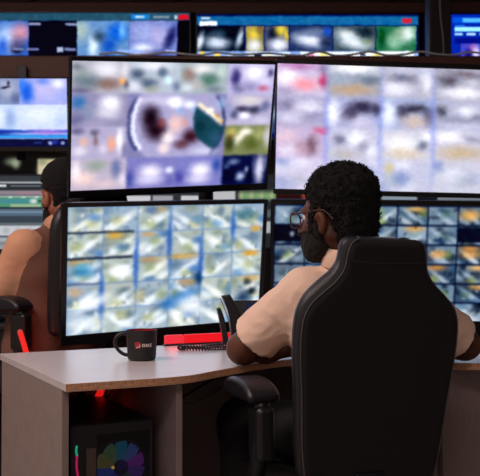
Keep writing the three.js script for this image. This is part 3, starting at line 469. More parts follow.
// desk phone with its coiled cord
{
  const t = thing('desk_phone', 'black upright desk phone with its coiled cord lying on the desk', 'phone', [0.0, 0.7502, -3.035], 6 * D);
  part('base', box(0.15, 0.022, 0.13, 0.008), M.blackPlastic, t, [0.03, 0.012, 0.0]);
  const b = part('body', box(0.14, 0.15, 0.022, 0.008), M.blackPlastic, t, [0.045, 0.082, -0.02], [-0.35, 0, 0]);
  part('display', box(0.075, 0.045, 0.004, 0.001), new THREE.MeshStandardMaterial({ color: 0x0c1018, emissive: 0x1c2c50, emissiveIntensity: 0.5, roughness: 0.2 }), b, [0.012, 0.04, 0.0115]);
  for (let i = 0; i < 12; i++) part('button', box(0.014, 0.009, 0.005, 0.002), std(0x2c2c30, 0.5), b, [-0.012 + (i % 3) * 0.02, -0.01 - Math.floor(i / 3) * 0.014, 0.012]);
  const arc = new THREE.Shape(); arc.moveTo(-0.055, 0.012); arc.bezierCurveTo(-0.05, 0.08, -0.066, 0.13, -0.088, 0.172); arc.lineTo(-0.06, 0.178); arc.bezierCurveTo(-0.032, 0.14, -0.015, 0.08, -0.012, 0.012); arc.closePath();
  part('handset', extrude(arc, 0.03, 0.005, 3), M.blackPlastic, t, [0.022, 0.0, 0.0]);
  const sl = new THREE.Shape(); sl.moveTo(-0.066, 0.012); sl.bezierCurveTo(-0.07, 0.07, -0.082, 0.11, -0.094, 0.135); sl.lineTo(-0.106, 0.132); sl.bezierCurveTo(-0.098, 0.1, -0.088, 0.06, -0.086, 0.012); sl.closePath();
  part('cradle', extrude(sl, 0.04, 0.003, 2), M.blackPlastic, t, [0.022, 0, 0.02]);
  part('edge_strip', tube([[-0.034, 0.02, 0.036], [-0.04, 0.08, 0.036], [-0.056, 0.13, 0.036], [-0.072, 0.165, 0.036]], 0.0022, 24, 8), std(0xb0b0b8, 0.25), t, null, null, 'pale glossy edge of the handset');
  const base = new THREE.CatmullRomCurve3([V(-0.01, 0.012, 0.075), V(-0.06, 0.0095, 0.125), V(-0.13, 0.0092, 0.15), V(-0.2, 0.0092, 0.13), V(-0.208, 0.0092, 0.105), V(-0.14, 0.0092, 0.09), V(-0.07, 0.009, 0.045), V(-0.03, 0.014, 0.02)]);
  const fr = base.computeFrenetFrames(600, false), hp = [], turns = 46;
  for (let i = 0; i <= 600; i++) { const p = base.getPointAt(i / 600), a = (i / 600) * turns * 2 * Math.PI; hp.push(p.addScaledVector(V(0, 1, 0), Math.sin(a) * 0.0062).addScaledVector(fr.tangents[i].clone().cross(V(0, 1, 0)).normalize(), Math.cos(a) * 0.0062)); }
  part('coiled_cord', new THREE.TubeGeometry(new THREE.CatmullRomCurve3(hp), 1200, 0.0024, 5), M.cable, t);
}

// red light bar along the back edge of the desk
{
  const p = onDesk(0.752, 0.7505, -0.724);
  const t = thing('light_bar', 'glowing red light bar on the desk below the mug monitor', 'light', p, DESK_TURN);
  const red = glow(0xff1420, 0.85);
  part('holder', box(0.41, 0.006, 0.022, 0.002), M.blackPlastic, t, [0.0, 0.003, 0]);
  part('red_tube', box(0.33, 0.03, 0.014, 0.005), red, t, [0.035, 0.021, 0]);
  part('end_cap', box(0.07, 0.03, 0.014, 0.005), glow(0xff3040, 0.9), t, [-0.167, 0.021, 0], null, 'paler red end');
  const l = new THREE.RectAreaLight(0xff1a20, 2.2, 0.38, 0.025); l.position.set(0, 0.021, 0.0085); l.rotation.y = Math.PI; t.add(l);
}

// computer tower in the desk's left compartment
{
  const t = thing('computer_tower', 'black computer tower with a rainbow lit fan, inside the desk compartment', 'computer', onDesk(0.15, 0.1395, -0.33), DESK_TURN);
  part('case', merge([moved(box(0.225, 0.012, 0.45, 0.004), 0, 0.484, 0), moved(box(0.225, 0.012, 0.45, 0.004), 0, 0.016, 0), moved(box(0.006, 0.47, 0.45, 0.002), -0.109, 0.25, 0), moved(box(0.006, 0.47, 0.45, 0.002), 0.109, 0.25, 0), moved(box(0.215, 0.47, 0.006, 0.002), 0, 0.25, -0.222)]), M.blackPlastic, t);
  for (const x of [-0.08, 0.08]) for (const z of [-0.17, 0.17]) part('foot', box(0.03, 0.012, 0.04, 0.003), M.blackMatte, t, [x, 0.005, z]);
  const f = new THREE.Shape(); f.moveTo(-0.112, 0.012); f.lineTo(0.112, 0.012); f.lineTo(0.112, 0.488); f.lineTo(-0.112, 0.488); f.closePath();
  const w = new THREE.Path(); w.moveTo(-0.04, 0.05); w.lineTo(-0.04, 0.462); w.lineTo(0.104, 0.462); w.lineTo(0.104, 0.05); w.closePath(); f.holes.push(w);
  part('front_panel', extrude(f, 0.01, 0.003, 2), M.blackPlastic, t, [0, 0, 0.224]);
  part('front_strip', box(0.026, 0.38, 0.004, 0.001), std(0x4c3c36, 0.5), t, [-0.058, 0.24, 0.2395]);
  part('window', new THREE.PlaneGeometry(0.15, 0.42), new THREE.MeshPhysicalMaterial({ color: 0x9a9aa0, roughness: 0.05, transmission: 1, thickness: 0 }), t, [0.032, 0.256, 0.2345]);
  for (const y of [0.366, 0.19]) {
    const fan = part('fan', new THREE.TorusGeometry(0.073, 0.004, 10, 60), M.blackPlastic, t, [0.032, y, 0.205]);
    part('hub', new THREE.CylinderGeometry(0.02, 0.02, 0.016, 24).rotateX(Math.PI / 2), M.blackMatte, fan);
    const cols = [0x1f8fb0, 0x5c7cc8, 0xa03cb8, 0x7040a8, 0x2a8890, 0x1c5ca0, 0x1c3cc0, 0x3858c8, 0x98904c, 0x6c9060];
    cols.forEach((c, i) => {
      const a = Math.PI / 2 - (i / cols.length) * 2 * Math.PI, s = new THREE.Shape(); s.moveTo(0.016, -0.006); s.quadraticCurveTo(0.04, -0.026, 0.064, -0.02); s.quadraticCurveTo(0.07, 0.002, 0.063, 0.017); s.quadraticCurveTo(0.038, 0.012, 0.016, 0.006); s.closePath();
      part('blade', extrude(s, 0.002, 0.0006, 1).rotateX(0.3), new THREE.MeshStandardMaterial({ color: 0x202024, emissive: c, emissiveIntensity: (y > 0.3 ? 0.24 : 0.16) * (i > 3 && i < 6 ? 0.5 : 1), roughness: 0.4 }), fan, null, [0, 0, a]);
    });
    part('glow_dot', new THREE.SphereGeometry(0.0045, 12, 8), glow(0xffd070, 0.7), fan, [-0.022, 0.002, 0.006]);
  }
  const strip = [[0x20c090, 0.44, 0.415], [0xd02060, 0.415, 0.36], [0xd02030, 0.36, 0.26], [0x9020a0, 0.26, 0.16]];
  for (const [c, a, b] of strip) part('light_strip', tube([[-0.095 + (0.42 - a) * 0.02, a, 0.24], [-0.097 + (0.42 - (a + b) / 2) * 0.03, (a + b) / 2, 0.241], [-0.095 + (0.42 - b) * 0.05, b, 0.24]], 0.0028, 10, 8), glow(c, 0.55), t);
  const l = new THREE.PointLight(0x8060ff, 0.003); l.position.set(0.04, 0.372, 0.228); t.add(l);
}
{ // cables behind and above the tower
  const P = (x, y, z) => onDesk(x, y, z);
  const bundle = [
    ['black cable arching behind the computer tower', M.cable, [P(0.17, 0.56, -0.58), P(0.2, 0.66, -0.5), P(0.24, 0.7, -0.48), P(0.27, 0.7, -0.53), P(0.28, 0.6, -0.575)], 0.005],
    ['second black cable arching over the tower, right of the first', M.cable, [P(0.19, 0.54, -0.58), P(0.2, 0.64, -0.52), P(0.222, 0.685, -0.44), P(0.262, 0.69, -0.42), P(0.285, 0.6, -0.575)], 0.006],
  ];
  for (const [label, m, pts, r] of bundle) part('lead', tube(pts, r, 40, 8), m, thing('cable', label, 'cable'));
  const t = thing('cable_light', 'short red glowing lead at the back of the desk compartment', 'light', P(0.25, 0.6, -0.54));
  part('glow_lead', tube([[-0.012, -0.03, 0], [-0.004, 0.005, 0.014], [0.012, 0.034, 0.012], [0.018, 0.055, 0.004]], 0.011, 16, 10), glow(0xf01c18, 0.75), t);
  const l = new THREE.PointLight(0xff2a18, 0.005); l.position.set(0.02, 0.01, 0.035); t.add(l);
  part('lead', tube([P(0.3, 0.665, -0.56), P(0.36, 0.625, -0.52), P(0.44, 0.6, -0.5), P(0.56, 0.58, -0.52), P(0.7, 0.62, -0.56)], 0.005, 40, 8), M.greyCable, thing('cable', 'grey cable sagging under the desk, the upper of the two', 'cable'));
  part('lead', tube([P(0.3, 0.6, -0.56), P(0.38, 0.598, -0.5), P(0.48, 0.603, -0.48), P(0.6, 0.64, -0.52), P(0.68, 0.66, -0.56)], 0.004, 40, 8), M.cable, thing('cable', 'black cable under the desk, crossing below the grey one', 'cable'));
  part('lead', tube([P(0.3, 0.55, -0.58), P(0.34, 0.46, -0.57), P(0.42, 0.36, -0.57), P(0.47, 0.25, -0.575), P(0.5, 0.02, -0.56)], 0.0022, 40, 6), M.greyCable, thing('cable', 'thin grey wire hanging down the dark panel under the desk', 'cable'));
}

// back desk under the smaller monitors
{
  const t = thing('desk', 'dark long desk carrying the row of smaller monitors at the back', 'desk', [-0.5, 0, -4.35]);
  part('tabletop', box(4.2, 0.03, 0.75, 0.004), std(0x241a18, 0.5), t, [0, 0.735, 0]);
  for (const x of [-2.05, -0.7, 0.7, 2.05]) part('leg', box(0.04, 0.719, 0.6, 0.003), std(0x1a1312, 0.6), t, [x, 0.36, 0]);
  const k = thing('keyboard', 'dark keyboard on the back desk in front of the grey editing monitor', 'keyboard', [-1.32, 0.7505, -4.12]);
  part('body', box(0.44, 0.018, 0.14, 0.004), M.blackPlastic, k, [0, 0.0095, 0]);
  const keys = []; for (let j = 0; j < 5; j++) for (let i = 0; i < 15; i++) keys.push(moved(box(0.024, 0.008, 0.022, 0.002), -0.196 + i * 0.028, 0.022, -0.052 + j * 0.026));
  const kk = part('keys', merge(keys), std(0x202024, 0.5), k); kk.userData.kind = 'stuff';
}

// ---------------------------------------------------------------- office chairs
function makeChair(label, pos, turn, lift, roll, taller = 0) {
  const t = thing('office_chair', label, 'chair', pos, turn);
  const Y0 = 0.45;
  const half = [[0.505, 0.155], [0.53, 0.175], [0.6, 0.186], [0.72, 0.196], [0.82, 0.206], [0.88, 0.208], [0.915, 0.204], [0.945, 0.19], [0.975, 0.16], [1.0, 0.132], [1.03, 0.112], [1.075, 0.104], [1.095, 0.095], [1.103, 0.08]];
  const side = (s, off) => half.map(([y, w]) => V(s * (w - off), y - Y0, 0));
  const sh = new THREE.Shape(); const R = new THREE.CatmullRomCurve3(side(1, 0)).getPoints(60), L = new THREE.CatmullRomCurve3(side(-1, 0)).getPoints(60).reverse();
  [...R, ...L].forEach((p, i) => (i ? sh.lineTo(p.x, p.y) : sh.moveTo(p.x, p.y))); sh.closePath();
  const br = new THREE.Group(); br.name = 'backrest'; br.position.set(0.004, Y0 + lift + taller, 0.205); br.rotation.set(0.12, 0, roll); t.add(br);
  part('back_shell', extrude(sh, 0.012, 0.02, 5), M.chairFabric, br, [0, 0, -0.012]);
  const inner = new THREE.Shape(); half.forEach(([y, w], i) => (i ? inner.lineTo(Math.max(0.05, w - 0.05), y - Y0) : inner.moveTo(w - 0.06, y - Y0 + 0.02))); [...half].reverse().forEach(([y, w], i) => inner.lineTo(-Math.max(0.05, w - 0.05), y - Y0 + (i === half.length - 1 ? 0.02 : 0))); inner.closePath();
  part('back_cushion', extrude(inner, 0.02, 0.02, 4), M.chairLeather, br, [0, 0, -0.06]);
  for (const s of [-1, 1]) {
    const pts = half.slice(1, -2).map(([y, w]) => V(s * (w - 0.034), y - Y0, -0.046));
    part('side_wing', new THREE.TubeGeometry(new THREE.CatmullRomCurve3(pts), 50, 0.03, 14), M.chairLeather, br, null, null, 'smooth leather side bolster');
    for (const p of [pts[0], pts[pts.length - 1]]) part('wing_end', new THREE.SphereGeometry(0.03, 16, 12), M.chairLeather, br, p.toArray());
    part('piping', new THREE.TubeGeometry(new THREE.CatmullRomCurve3(side(s, 0.004).slice(1).map((p) => p.setZ(0.013))), 60, 0.0018, 6), M.stitch, br, null, null, 'grey piping along the edge');
  }
  part('seam', tube([[-0.098, 1.05 - Y0, 0.019], [0, 1.046 - Y0, 0.0195], [0.098, 1.05 - Y0, 0.019]], 0.003, 16, 6), M.blackMatte, br);
  part('seat', box(0.47, 0.1, 0.46, 0.04), M.chairFabric, t, [0, 0.42 + lift, -0.03]);
  part('back_bracket', box(0.08, 0.2, 0.02, 0.006), M.metal, t, [0, 0.44 + lift, 0.222], [0.12, 0, 0]);
  part('tilt_plate', box(0.22, 0.035, 0.3, 0.006), M.metal, t, [0, 0.355 + lift, 0.02]);
  part('tilt_arm', box(0.07, 0.03, 0.16, 0.006), M.metal, t, [0, 0.355 + lift, 0.18]);
  for (const s of [-1, 1]) {
    const arm = new THREE.Group(); arm.name = 'armrest'; arm.position.set(s > 0 ? 0.25 : -0.225, lift + 0.028, 0.02); arm.rotation.y = -s * 0.06; t.add(arm);
    const pad = new THREE.Shape(); pad.moveTo(-0.09, 0); pad.quadraticCurveTo(-0.125, 0, -0.12, 0.028); pad.quadraticCurveTo(-0.1, 0.056, -0.02, 0.054); pad.quadraticCurveTo(0.06, 0.05, 0.08, 0.02); pad.quadraticCurveTo(0.085, -0.004, 0.05, 0); pad.closePath();
    part('pad', extrude(pad, 0.06, 0.014, 4).rotateY(-Math.PI / 2), M.chairLeather, arm, [0.03, 0.662, 0.0]);
    part('support', tube([[0, 0.665, 0.05], [0.004 * s, 0.6, 0.066], [0.008 * s, 0.5, 0.05], [0, 0.42, 0.0], [-s * 0.05, 0.375, 0], [-s * 0.16, 0.362, 0]], 0.022, 30, 12), M.blackPlastic, arm);
    part('height_sleeve', box(0.05, 0.14, 0.075, 0.016), M.blackPlastic, arm, [0, 0.585, 0.055]);
  }
  part('gas_column', new THREE.CylinderGeometry(0.026, 0.03, 0.25 + lift, 20), M.metal, t, [0, 0.215 + lift / 2, 0.02]);
  for (let i = 0; i < 5; i++) {
    const a = i * 1.2566 + 0.3, c = Math.cos(a), s = Math.sin(a);
    part('base_leg', tube([[0, 0.105, 0.02], [c * 0.16, 0.095, 0.02 + s * 0.16], [c * 0.29, 0.07, 0.02 + s * 0.29]], 0.02, 12, 10), M.blackPlastic, t);
    part('caster', new THREE.CylinderGeometry(0.028, 0.028, 0.045, 18).rotateX(Math.PI / 2).rotateY(a + 0.8), M.blackMatte, t, [c * 0.28, 0.0285, 0.02 + s * 0.28]);
  }
  return t;
}
makeChair('black high-backed office chair in front, with its back to the viewer', [0.244, 0, -2.379], 17 * D, 0, -0.028);
makeChair('black office chair of the man at far left, partly hidden by the mug monitor', [-0.735, 0, -3.5], 54 * D, 0.165, 0, 0.09);

// ---------------------------------------------------------------- people
function handCaps(w, dir, up, thumbSide, curl) {        // palm, four unequal bent fingers and a thumb, from the wrist
  const d = V(...dir).normalize(), u = V(...up).addScaledVector(d, -V(...up).dot(d)).normalize(), s = d.clone().cross(u).multiplyScalar(thumbSide), W = V(...w);
  const P = (a, b, c) => W.clone().addScaledVector(d, a).addScaledVector(s, b).addScaledVector(u, c).toArray(), palm = [], fingers = [];
  const base = [0.028, 0.0095, -0.0095, -0.027], len = [0.072, 0.08, 0.074, 0.058], reach = [0.088, 0.092, 0.088, 0.08];
  base.forEach((b, i) => {
    palm.push(cap(P(-0.005, b * 0.6, 0), P(reach[i], b, 0), 0.014, 0.0115));
    let a = 0.12, p = [reach[i], 0], q = P(reach[i], b, 0), f = [];
    [0.46, 0.3, 0.24].forEach((k, j) => { a += curl * (0.5 + j * 0.3); p = [p[0] + Math.cos(a) * len[i] * k, p[1] - Math.sin(a) * len[i] * k]; const e = P(p[0], b * 1.12, p[1]); f.push(cap(q, e, 0.0095 - j * 0.0009, 0.0088 - j * 0.0011)); q = e; });
    fingers.push(blend(f, 0.003));
  });
  const th = [cap(P(0.012, 0.02, -0.004), P(0.045, 0.045, -0.012), 0.0135, 0.011), cap(P(0.045, 0.045, -0.012), P(0.072, 0.052, -0.018), 0.0105, 0.0095), cap(P(0.072, 0.052, -0.018), P(0.094, 0.046, -0.022), 0.0095, 0.0075)];
  const pm = blend(palm, 0.012), tm = blend(th, 0.005);
  return (x, y, z) => { let v = smin(pm(x, y, z), tm(x, y, z), 0.008); for (const f of fingers) v = smin(v, f(x, y, z), 0.004); return v; };
}
function person(name, label, base, j, look) {
  const t = thing(name, label, 'person', base);
  const B = (p) => [p[0] - base[0], p[1] - base[1], p[2] - base[2]], q = {};
  for (const k of Object.keys(j)) q[k] = Array.isArray(j[k]) ? B(j[k]) : j[k];
  const limb = [], rS = look.build;
  for (const s of ['L', 'R']) {
    limb.push(cap(q['shoulder' + s], q['elbow' + s], 0.05 * rS, 0.04 * rS), cap(q['elbow' + s], lerp3(q['elbow' + s], q['wrist' + s], 0.35), 0.041 * rS, 0.041 * rS), cap(lerp3(q['elbow' + s], q['wrist' + s], 0.35), q['wrist' + s], 0.041 * rS, 0.027));
    limb.push(cap(q['hip' + s], q['knee' + s], 0.08, 0.055), cap(q['knee' + s], lerp3(q['knee' + s], q['ankle' + s], 0.35), 0.052, 0.054), cap(lerp3(q['knee' + s], q['ankle' + s], 0.35), q['ankle' + s], 0.054, 0.036), cap(q['ankle' + s], q['toe' + s], 0.034, 0.026));
  }
  const inL = lerp3(q.shoulderL, q.shoulderR, 0.22), inR = lerp3(q.shoulderL, q.shoulderR, 0.78), drop = (p, d) => [p[0], p[1] - d, p[2]];
  const torso = (e) => [cap(drop(q.shoulderL, 0.005), drop(q.shoulderR, 0.005), 0.056 + e, 0.056 + e), cap(drop(inL, 0.09), drop(inR, 0.09), 0.1 + e, 0.1 + e), cap(lerp3(drop(inL, 0.12), q.hipL, 0.45), lerp3(drop(inR, 0.12), q.hipR, 0.45), 0.09 + e, 0.09 + e),
    cap(q.hipL, q.hipR, 0.1 + e, 0.1 + e), cap(lerp3(inL, q.hipL, 0.3), q.hipL, 0.085 + e, 0.1 + e), cap(lerp3(inR, q.hipR, 0.3), q.hipR, 0.085 + e, 0.1 + e), cap(q.neck, lerp3(q.shoulderL, q.shoulderR, 0.25), 0.05 + e * 0.6, 0.04 + e), cap(q.neck, lerp3(q.shoulderL, q.shoulderR, 0.75), 0.05 + e * 0.6, 0.04 + e)];
  const m = new THREE.Matrix4().makeRotationFromEuler(new THREE.Euler(j.headPitch, j.headTurn, j.headRoll, 'YXZ')).setPosition(...q.head), inv = m.clone().invert(), ie = inv.elements;
  const toHead = (f) => (x, y, z) => f(ie[0] * x + ie[4] * y + ie[8] * z + ie[12], ie[1] * x + ie[5] * y + ie[9] * z + ie[13], ie[2] * x + ie[6] * y + ie[10] * z + ie[14]);
  const neckTop = V(0, -0.07, 0.03).applyMatrix4(m).toArray(), neckCap = cap(q.neck, neckTop, 0.06, 0.052);
  const skin = blend([...torso(-0.012), ...limb, neckCap], 0.03);
  // head, facing -z in its own frame, eyes at height 0
  const skull = blend([ell([0, 0.035, 0.014], [0.076, 0.09, 0.097]), ell([0, -0.03, -0.03], [0.064, 0.075, 0.064]), ell([0, -0.082, -0.055], [0.042, 0.035, 0.042]), cap([-0.052, -0.06, 0.0], [-0.02, -0.098, -0.07], 0.018, 0.016), cap([0.052, -0.06, 0.0], [0.02, -0.098, -0.07], 0.018, 0.016)], 0.03);
  const face = [cap([-0.034, 0.016, -0.078], [0.034, 0.016, -0.078], 0.0135, 0.0135), cap([0, 0.006, -0.09], [0, -0.034, -0.112], 0.008, 0.0125), cap([-0.014, -0.038, -0.098], [0.014, -0.038, -0.098], 0.009, 0.009), cap([-0.018, -0.064, -0.093], [0.018, -0.064, -0.093], 0.0075, 0.0075), cap([-0.016, -0.074, -0.091], [0.016, -0.074, -0.091], 0.008, 0.008), cap([-0.04, -0.03, -0.066], [-0.05, -0.022, -0.04], 0.016, 0.016), cap([0.04, -0.03, -0.066], [0.05, -0.022, -0.04], 0.016, 0.016)];
  const sockets = [ell([-0.032, 0, -0.09], [0.017, 0.011, 0.014]), ell([0.032, 0, -0.09], [0.017, 0.011, 0.014])];
  const ears = [-1, 1].map((s) => { const o = ell([s * 0.08, -0.024, -0.008], [0.013, 0.032, 0.02]), c = ell([s * 0.092, -0.021, -0.012], [0.008, 0.02, 0.011]); return (x, y, z) => smax(o(x, y, z), -c(x, y, z), 0.005); });
  const headF = (x, y, z) => { let d = skull(x, y, z); for (const f of face) d = smin(d, f(x, y, z), 0.011); for (const f of sockets) d = smax(d, -f(x, y, z), 0.008); for (const f of ears) d = smin(d, f(x, y, z), 0.006); return d; };
  const headWorld = toHead(headF), necked = (x, y, z) => smin(headWorld(x, y, z), neckCap(x, y, z), 0.02);
  const joints = Object.values(q).filter(Array.isArray), [blo, bhi] = bounds(joints.filter((p) => p !== q.head), 0.13), hc = q.head;
  const pieces = [nets(skin, blo, bhi, 0.012), nets(necked, [hc[0] - 0.15, hc[1] - 0.19, hc[2] - 0.15], [hc[0] + 0.15, hc[1] + 0.16, hc[2] + 0.15], 0.0035)];
  for (const s of ['L', 'R']) { const w = q['wrist' + s], f = handCaps(w, j['hand' + s], j['palm' + s] ?? [0, 1, 0], s === 'L' ? 1 : -1, j.curl); pieces.push(nets(f, w.map((v) => v - 0.2), w.map((v) => v + 0.2), 0.0035)); }
  part('body', merge(pieces), look.skin, t);
  for (const s of [-1, 1]) { const e = V(s * 0.032, 0, -0.0755).applyMatrix4(m); const eye = part('eye', new THREE.SphereGeometry(0.0115, 16, 12), M.eye, t, e.toArray()); const p = V(s * 0.032, -0.001, -0.0835).applyMatrix4(m).sub(e); part('iris', new THREE.SphereGeometry(0.0055, 12, 8), M.iris, eye, p.toArray()); }
  // clothes
  const sleeves = ['L', 'R'].map((s) => { const a = q['shoulder' + s], b = lerp3(a, q['elbow' + s], look.sleeve + 0.3), c = cap(a, b, 0.064 * rS, look.cuff), n = V(...q['elbow' + s]).sub(V(...a)).normalize(), e = V(...lerp3(a, q['elbow' + s], look.sleeve)), k = e.dot(n); return (x, y, z) => Math.max(c(x, y, z), x * n.x + y * n.y + z * n.z - k); });
  const shirtBody = blend(torso(0.006), 0.05), hem = Math.min(q.hipL[1], q.hipR[1]) - 0.06;
  const nk = V(...neckTop).sub(V(...q.neck)).normalize(), nkd = V(...q.neck).dot(nk) + 0.036;
  const shirtF = (x, y, z) => { let d = Math.max(shirtBody(x, y, z), hem - y, x * nk.x + y * nk.y + z * nk.z - nkd); d = smin(d, Math.min(sleeves[0](x, y, z), sleeves[1](x, y, z)), 0.035); return d + look.folds * (0.5 * noise(x * 14, y * 10, z * 14) + 0.9 * Math.abs(noise(x * 13 + y * 12, y * 20 - x * 8, z * 13)) + 0.35 * Math.abs(noise(x * 30 - y * 20, y * 26, z * 30))); };
  const cut = ['L', 'R'].map((s) => { const a = q['shoulder' + s], n = V(...q['elbow' + s]).sub(V(...a)).normalize(), k = V(...lerp3(a, q['elbow' + s], look.sleeve)).dot(n), c = V(...q['elbow' + s]); return (x, y, z) => (Math.hypot(x - c.x, y - c.y, z - c.z) < 0.14 ? x * n.x + y * n.y + z * n.z - k : -1); });
  const shirtAll = (x, y, z) => Math.max(shirtF(x, y, z), cut[0](x, y, z), cut[1](x, y, z));
  const [slo, shi] = bounds([q.shoulderL, q.shoulderR, q.elbowL, q.elbowR, q.hipL, q.hipR, q.neck], 0.15);
  part('shirt', nets(shirtAll, slo, shi, 0.008), look.shirt, t);
  {
    const pts = [], up = nk, a = V(1, 0, 0).addScaledVector(up, -up.x).normalize(), b = up.clone().cross(a); 
    for (let i = 0; i < 20; i++) { const w = (i / 20) * 2 * Math.PI; pts.push(V(...q.neck).addScaledVector(up, 0.042).addScaledVector(a, Math.cos(w) * 0.068).addScaledVector(b, Math.sin(w) * 0.068)); }
    const prof = new THREE.CatmullRomCurve3(pts, true), ringsN = 60, pos = [], idx = [];
    for (let i = 0; i < ringsN; i++) { const p = prof.getPointAt(i / ringsN), o = p.clone().sub(V(...q.neck).addScaledVector(up, 0.042)).normalize(); for (const [h, r] of [[-0.022, 0.012], [0.012, 0.0], [0.026, -0.004], [0.024, -0.009], [-0.018, -0.004]]) pos.push(...p.clone().addScaledVector(up, h).addScaledVector(o, r).toArray()); }
    for (let i = 0; i < ringsN; i++) for (let k = 0; k < 5; k++) { const A = i * 5 + k, C = ((i + 1) % ringsN) * 5 + k, k2 = (k + 1) % 5, Bq = i * 5 + k2, Dq = ((i + 1) % ringsN) * 5 + k2; idx.push(A, Bq, C, Bq, Dq, C); }
    const g = new THREE.BufferGeometry(); g.setAttribute('position', new THREE.Float32BufferAttribute(pos, 3)); g.setIndex(idx); g.computeVertexNormals(); part('collar', g, look.shirt, t);
  }
  if (look.vest) {
    const vb = blend(torso(0.012), 0.05), arms = ['L', 'R'].map((s) => cap(lerp3(q['shoulder' + s], q['elbow' + s], 0.12), q['elbow' + s], 0.07, 0.068));
    part('waistcoat', nets((x, y, z) => smax(smax(Math.max(vb(x, y, z), hem - 0.01 - y, x * nk.x + y * nk.y + z * nk.z - nkd + 0.012), 0 - arms[0](x, y, z), 0.012), 0 - arms[1](x, y, z), 0.012), slo, shi, 0.006), look.vest, t);
  }
  const legs = []; for (const s of ['L', 'R']) legs.push(cap(q['hip' + s], q['knee' + s], 0.098, 0.074), cap(q['knee' + s], q['ankle' + s], 0.072, 0.056));
  const trF = blend([...legs, cap(q.hipL, q.hipR, 0.112, 0.112)], 0.04), [tlo, thi] = bounds([q.hipL, q.hipR, q.kneeL, q.kneeR, q.ankleL, q.ankleR], 0.15), waist = Math.max(q.hipL[1], q.hipR[1]) + 0.09;
  part('trousers', nets((x, y, z) => Math.max(trF(x, y, z), y - waist, q.ankleL[1] - 0.02 - y), tlo, thi, 0.012), M.trousers, t);
  for (const s of ['L', 'R']) { const a = q['ankle' + s], b = q['toe' + s], f = blend([cap([a[0], a[1] - 0.035, a[2]], b, 0.043, 0.036), cap(a, drop(a, 0.04), 0.046, 0.044)], 0.02), floorY = -base[1] + 0.002, [l, h] = bounds([a, b], 0.09); part('shoe', nets((x, y, z) => Math.max(f(x, y, z), floorY - y, y - a[1] - 0.03), l, h, 0.006), M.shoe, t); }
  // hair and beard, thick shells over the skull in the head's frame
  const hairF = toHead(look.hairF(headF)), hl = [hc[0] - 0.19, hc[1] - 0.19, hc[2] - 0.19], hh = [hc[0] + 0.19, hc[1] + 0.21, hc[2] + 0.19];
  const hg = nets(hairF, hl, hh, 0.0045), list = [hg];
  if (look.curls) {
    const r = rng(99), p = hg.attributes.position, n = hg.attributes.normal;
    const up = V(0, 0, 1);
    for (let i = 0; i < look.curls; i++) {
      const k = Math.floor(r() * p.count), N = V(n.getX(k), n.getY(k), n.getZ(k)), c = new THREE.TorusGeometry(0.0018 + r() * 0.0022, 0.0009, 3, 6, 2.6 + r() * 2.4);
      c.applyQuaternion(new THREE.Quaternion().setFromEuler(new THREE.Euler(r() * 6, r() * 6, r() * 6))); c.translate(p.getX(k) + N.x * 0.0015, p.getY(k) + N.y * 0.0015, p.getZ(k) + N.z * 0.0015); list.push(c);
    }
  }
  part('hair', merge(list), look.hair, t);
  if (look.beardF) part('beard', nets(toHead(look.beardF(headF)), hl, hh, 0.0035), look.beard, t);
  const H = new THREE.Group(); H.applyMatrix4(m);
  return { t, H, m };
}
const afro = (head) => (x, y, z) => {
  const dome = ell([0, 0.056, 0.02], [0.09, 0.086, 0.102])(x, y, z), nape = ell([0, -0.03, 0.055], [0.074, 0.075, 0.056])(x, y, z), burn = Math.max(head(x, y, z) - 0.006, Math.abs(z + 0.036 - y * 0.1) - 0.012, Math.abs(y) - 0.045, 0.05 - Math.abs(x));
  let d = smin(dome, nape, 0.04);
  d = Math.max(d, 0.03 - (y - Math.max(0, -z - 0.02) * 0.55) - (z > -0.005 ? 0.13 : 0), -z - 0.098);
  d = Math.max(d, -(Math.hypot(Math.abs(x) - 0.085, (y + 0.03) * 0.72, (z + 0.012) * 0.95) - 0.032));
  d = Math.min(d, burn);
  return d + 0.006 * noise(x * 60, y * 60, z * 60) + 0.005 * noise(x * 130, y * 130, z * 130);
};
const beard = (head) => (x, y, z) => {
  const rough = noise(x * 90, y * 90, z * 90), sh = head(x, y, z) - 0.0045 - 0.003 * rough;
  const line = Math.max(y + 0.038 - Math.max(0, z + 0.05) * 0.7 + 0.006 * rough, z + 0.006 + 0.006 * rough + (y + 0.06) * 0.25);
  const mouth = Math.hypot(x * 0.55, y + 0.069, (z + 0.1) * 0.6) - 0.0115;
  return Math.max(sh, line, -mouth, -0.125 - y);
};
const shortHair = (head) => (x, y, z) => {
  const sh = head(x, y, z) - 0.007 - 0.012 * Math.max(0, Math.min(1, y * 12)), front = 0.05 - y - (z > -0.03 ? Math.min(0.2, (z + 0.03) * 2) : 0), low = -0.055 - y;
  const ear = 0.032 - Math.hypot((Math.abs(x) - 0.085) * 0.8, (y + 0.026) * 0.8, (z + 0.008));
  return Math.max(sh, front, low, ear) + 0.003 * noise(x * 80, y * 80, z * 80);
};
const stubble = (head) => (x, y, z) => Math.max(head(x, y, z) - 0.002, y + 0.058 - Math.max(0, z + 0.05) * 0.6, z + 0.01 + (y + 0.06) * 0.3, -(Math.hypot(x * 0.6, y + 0.069, z + 0.1) - 0.016)) + 0.002 * noise(x * 90, y * 90, z * 90);
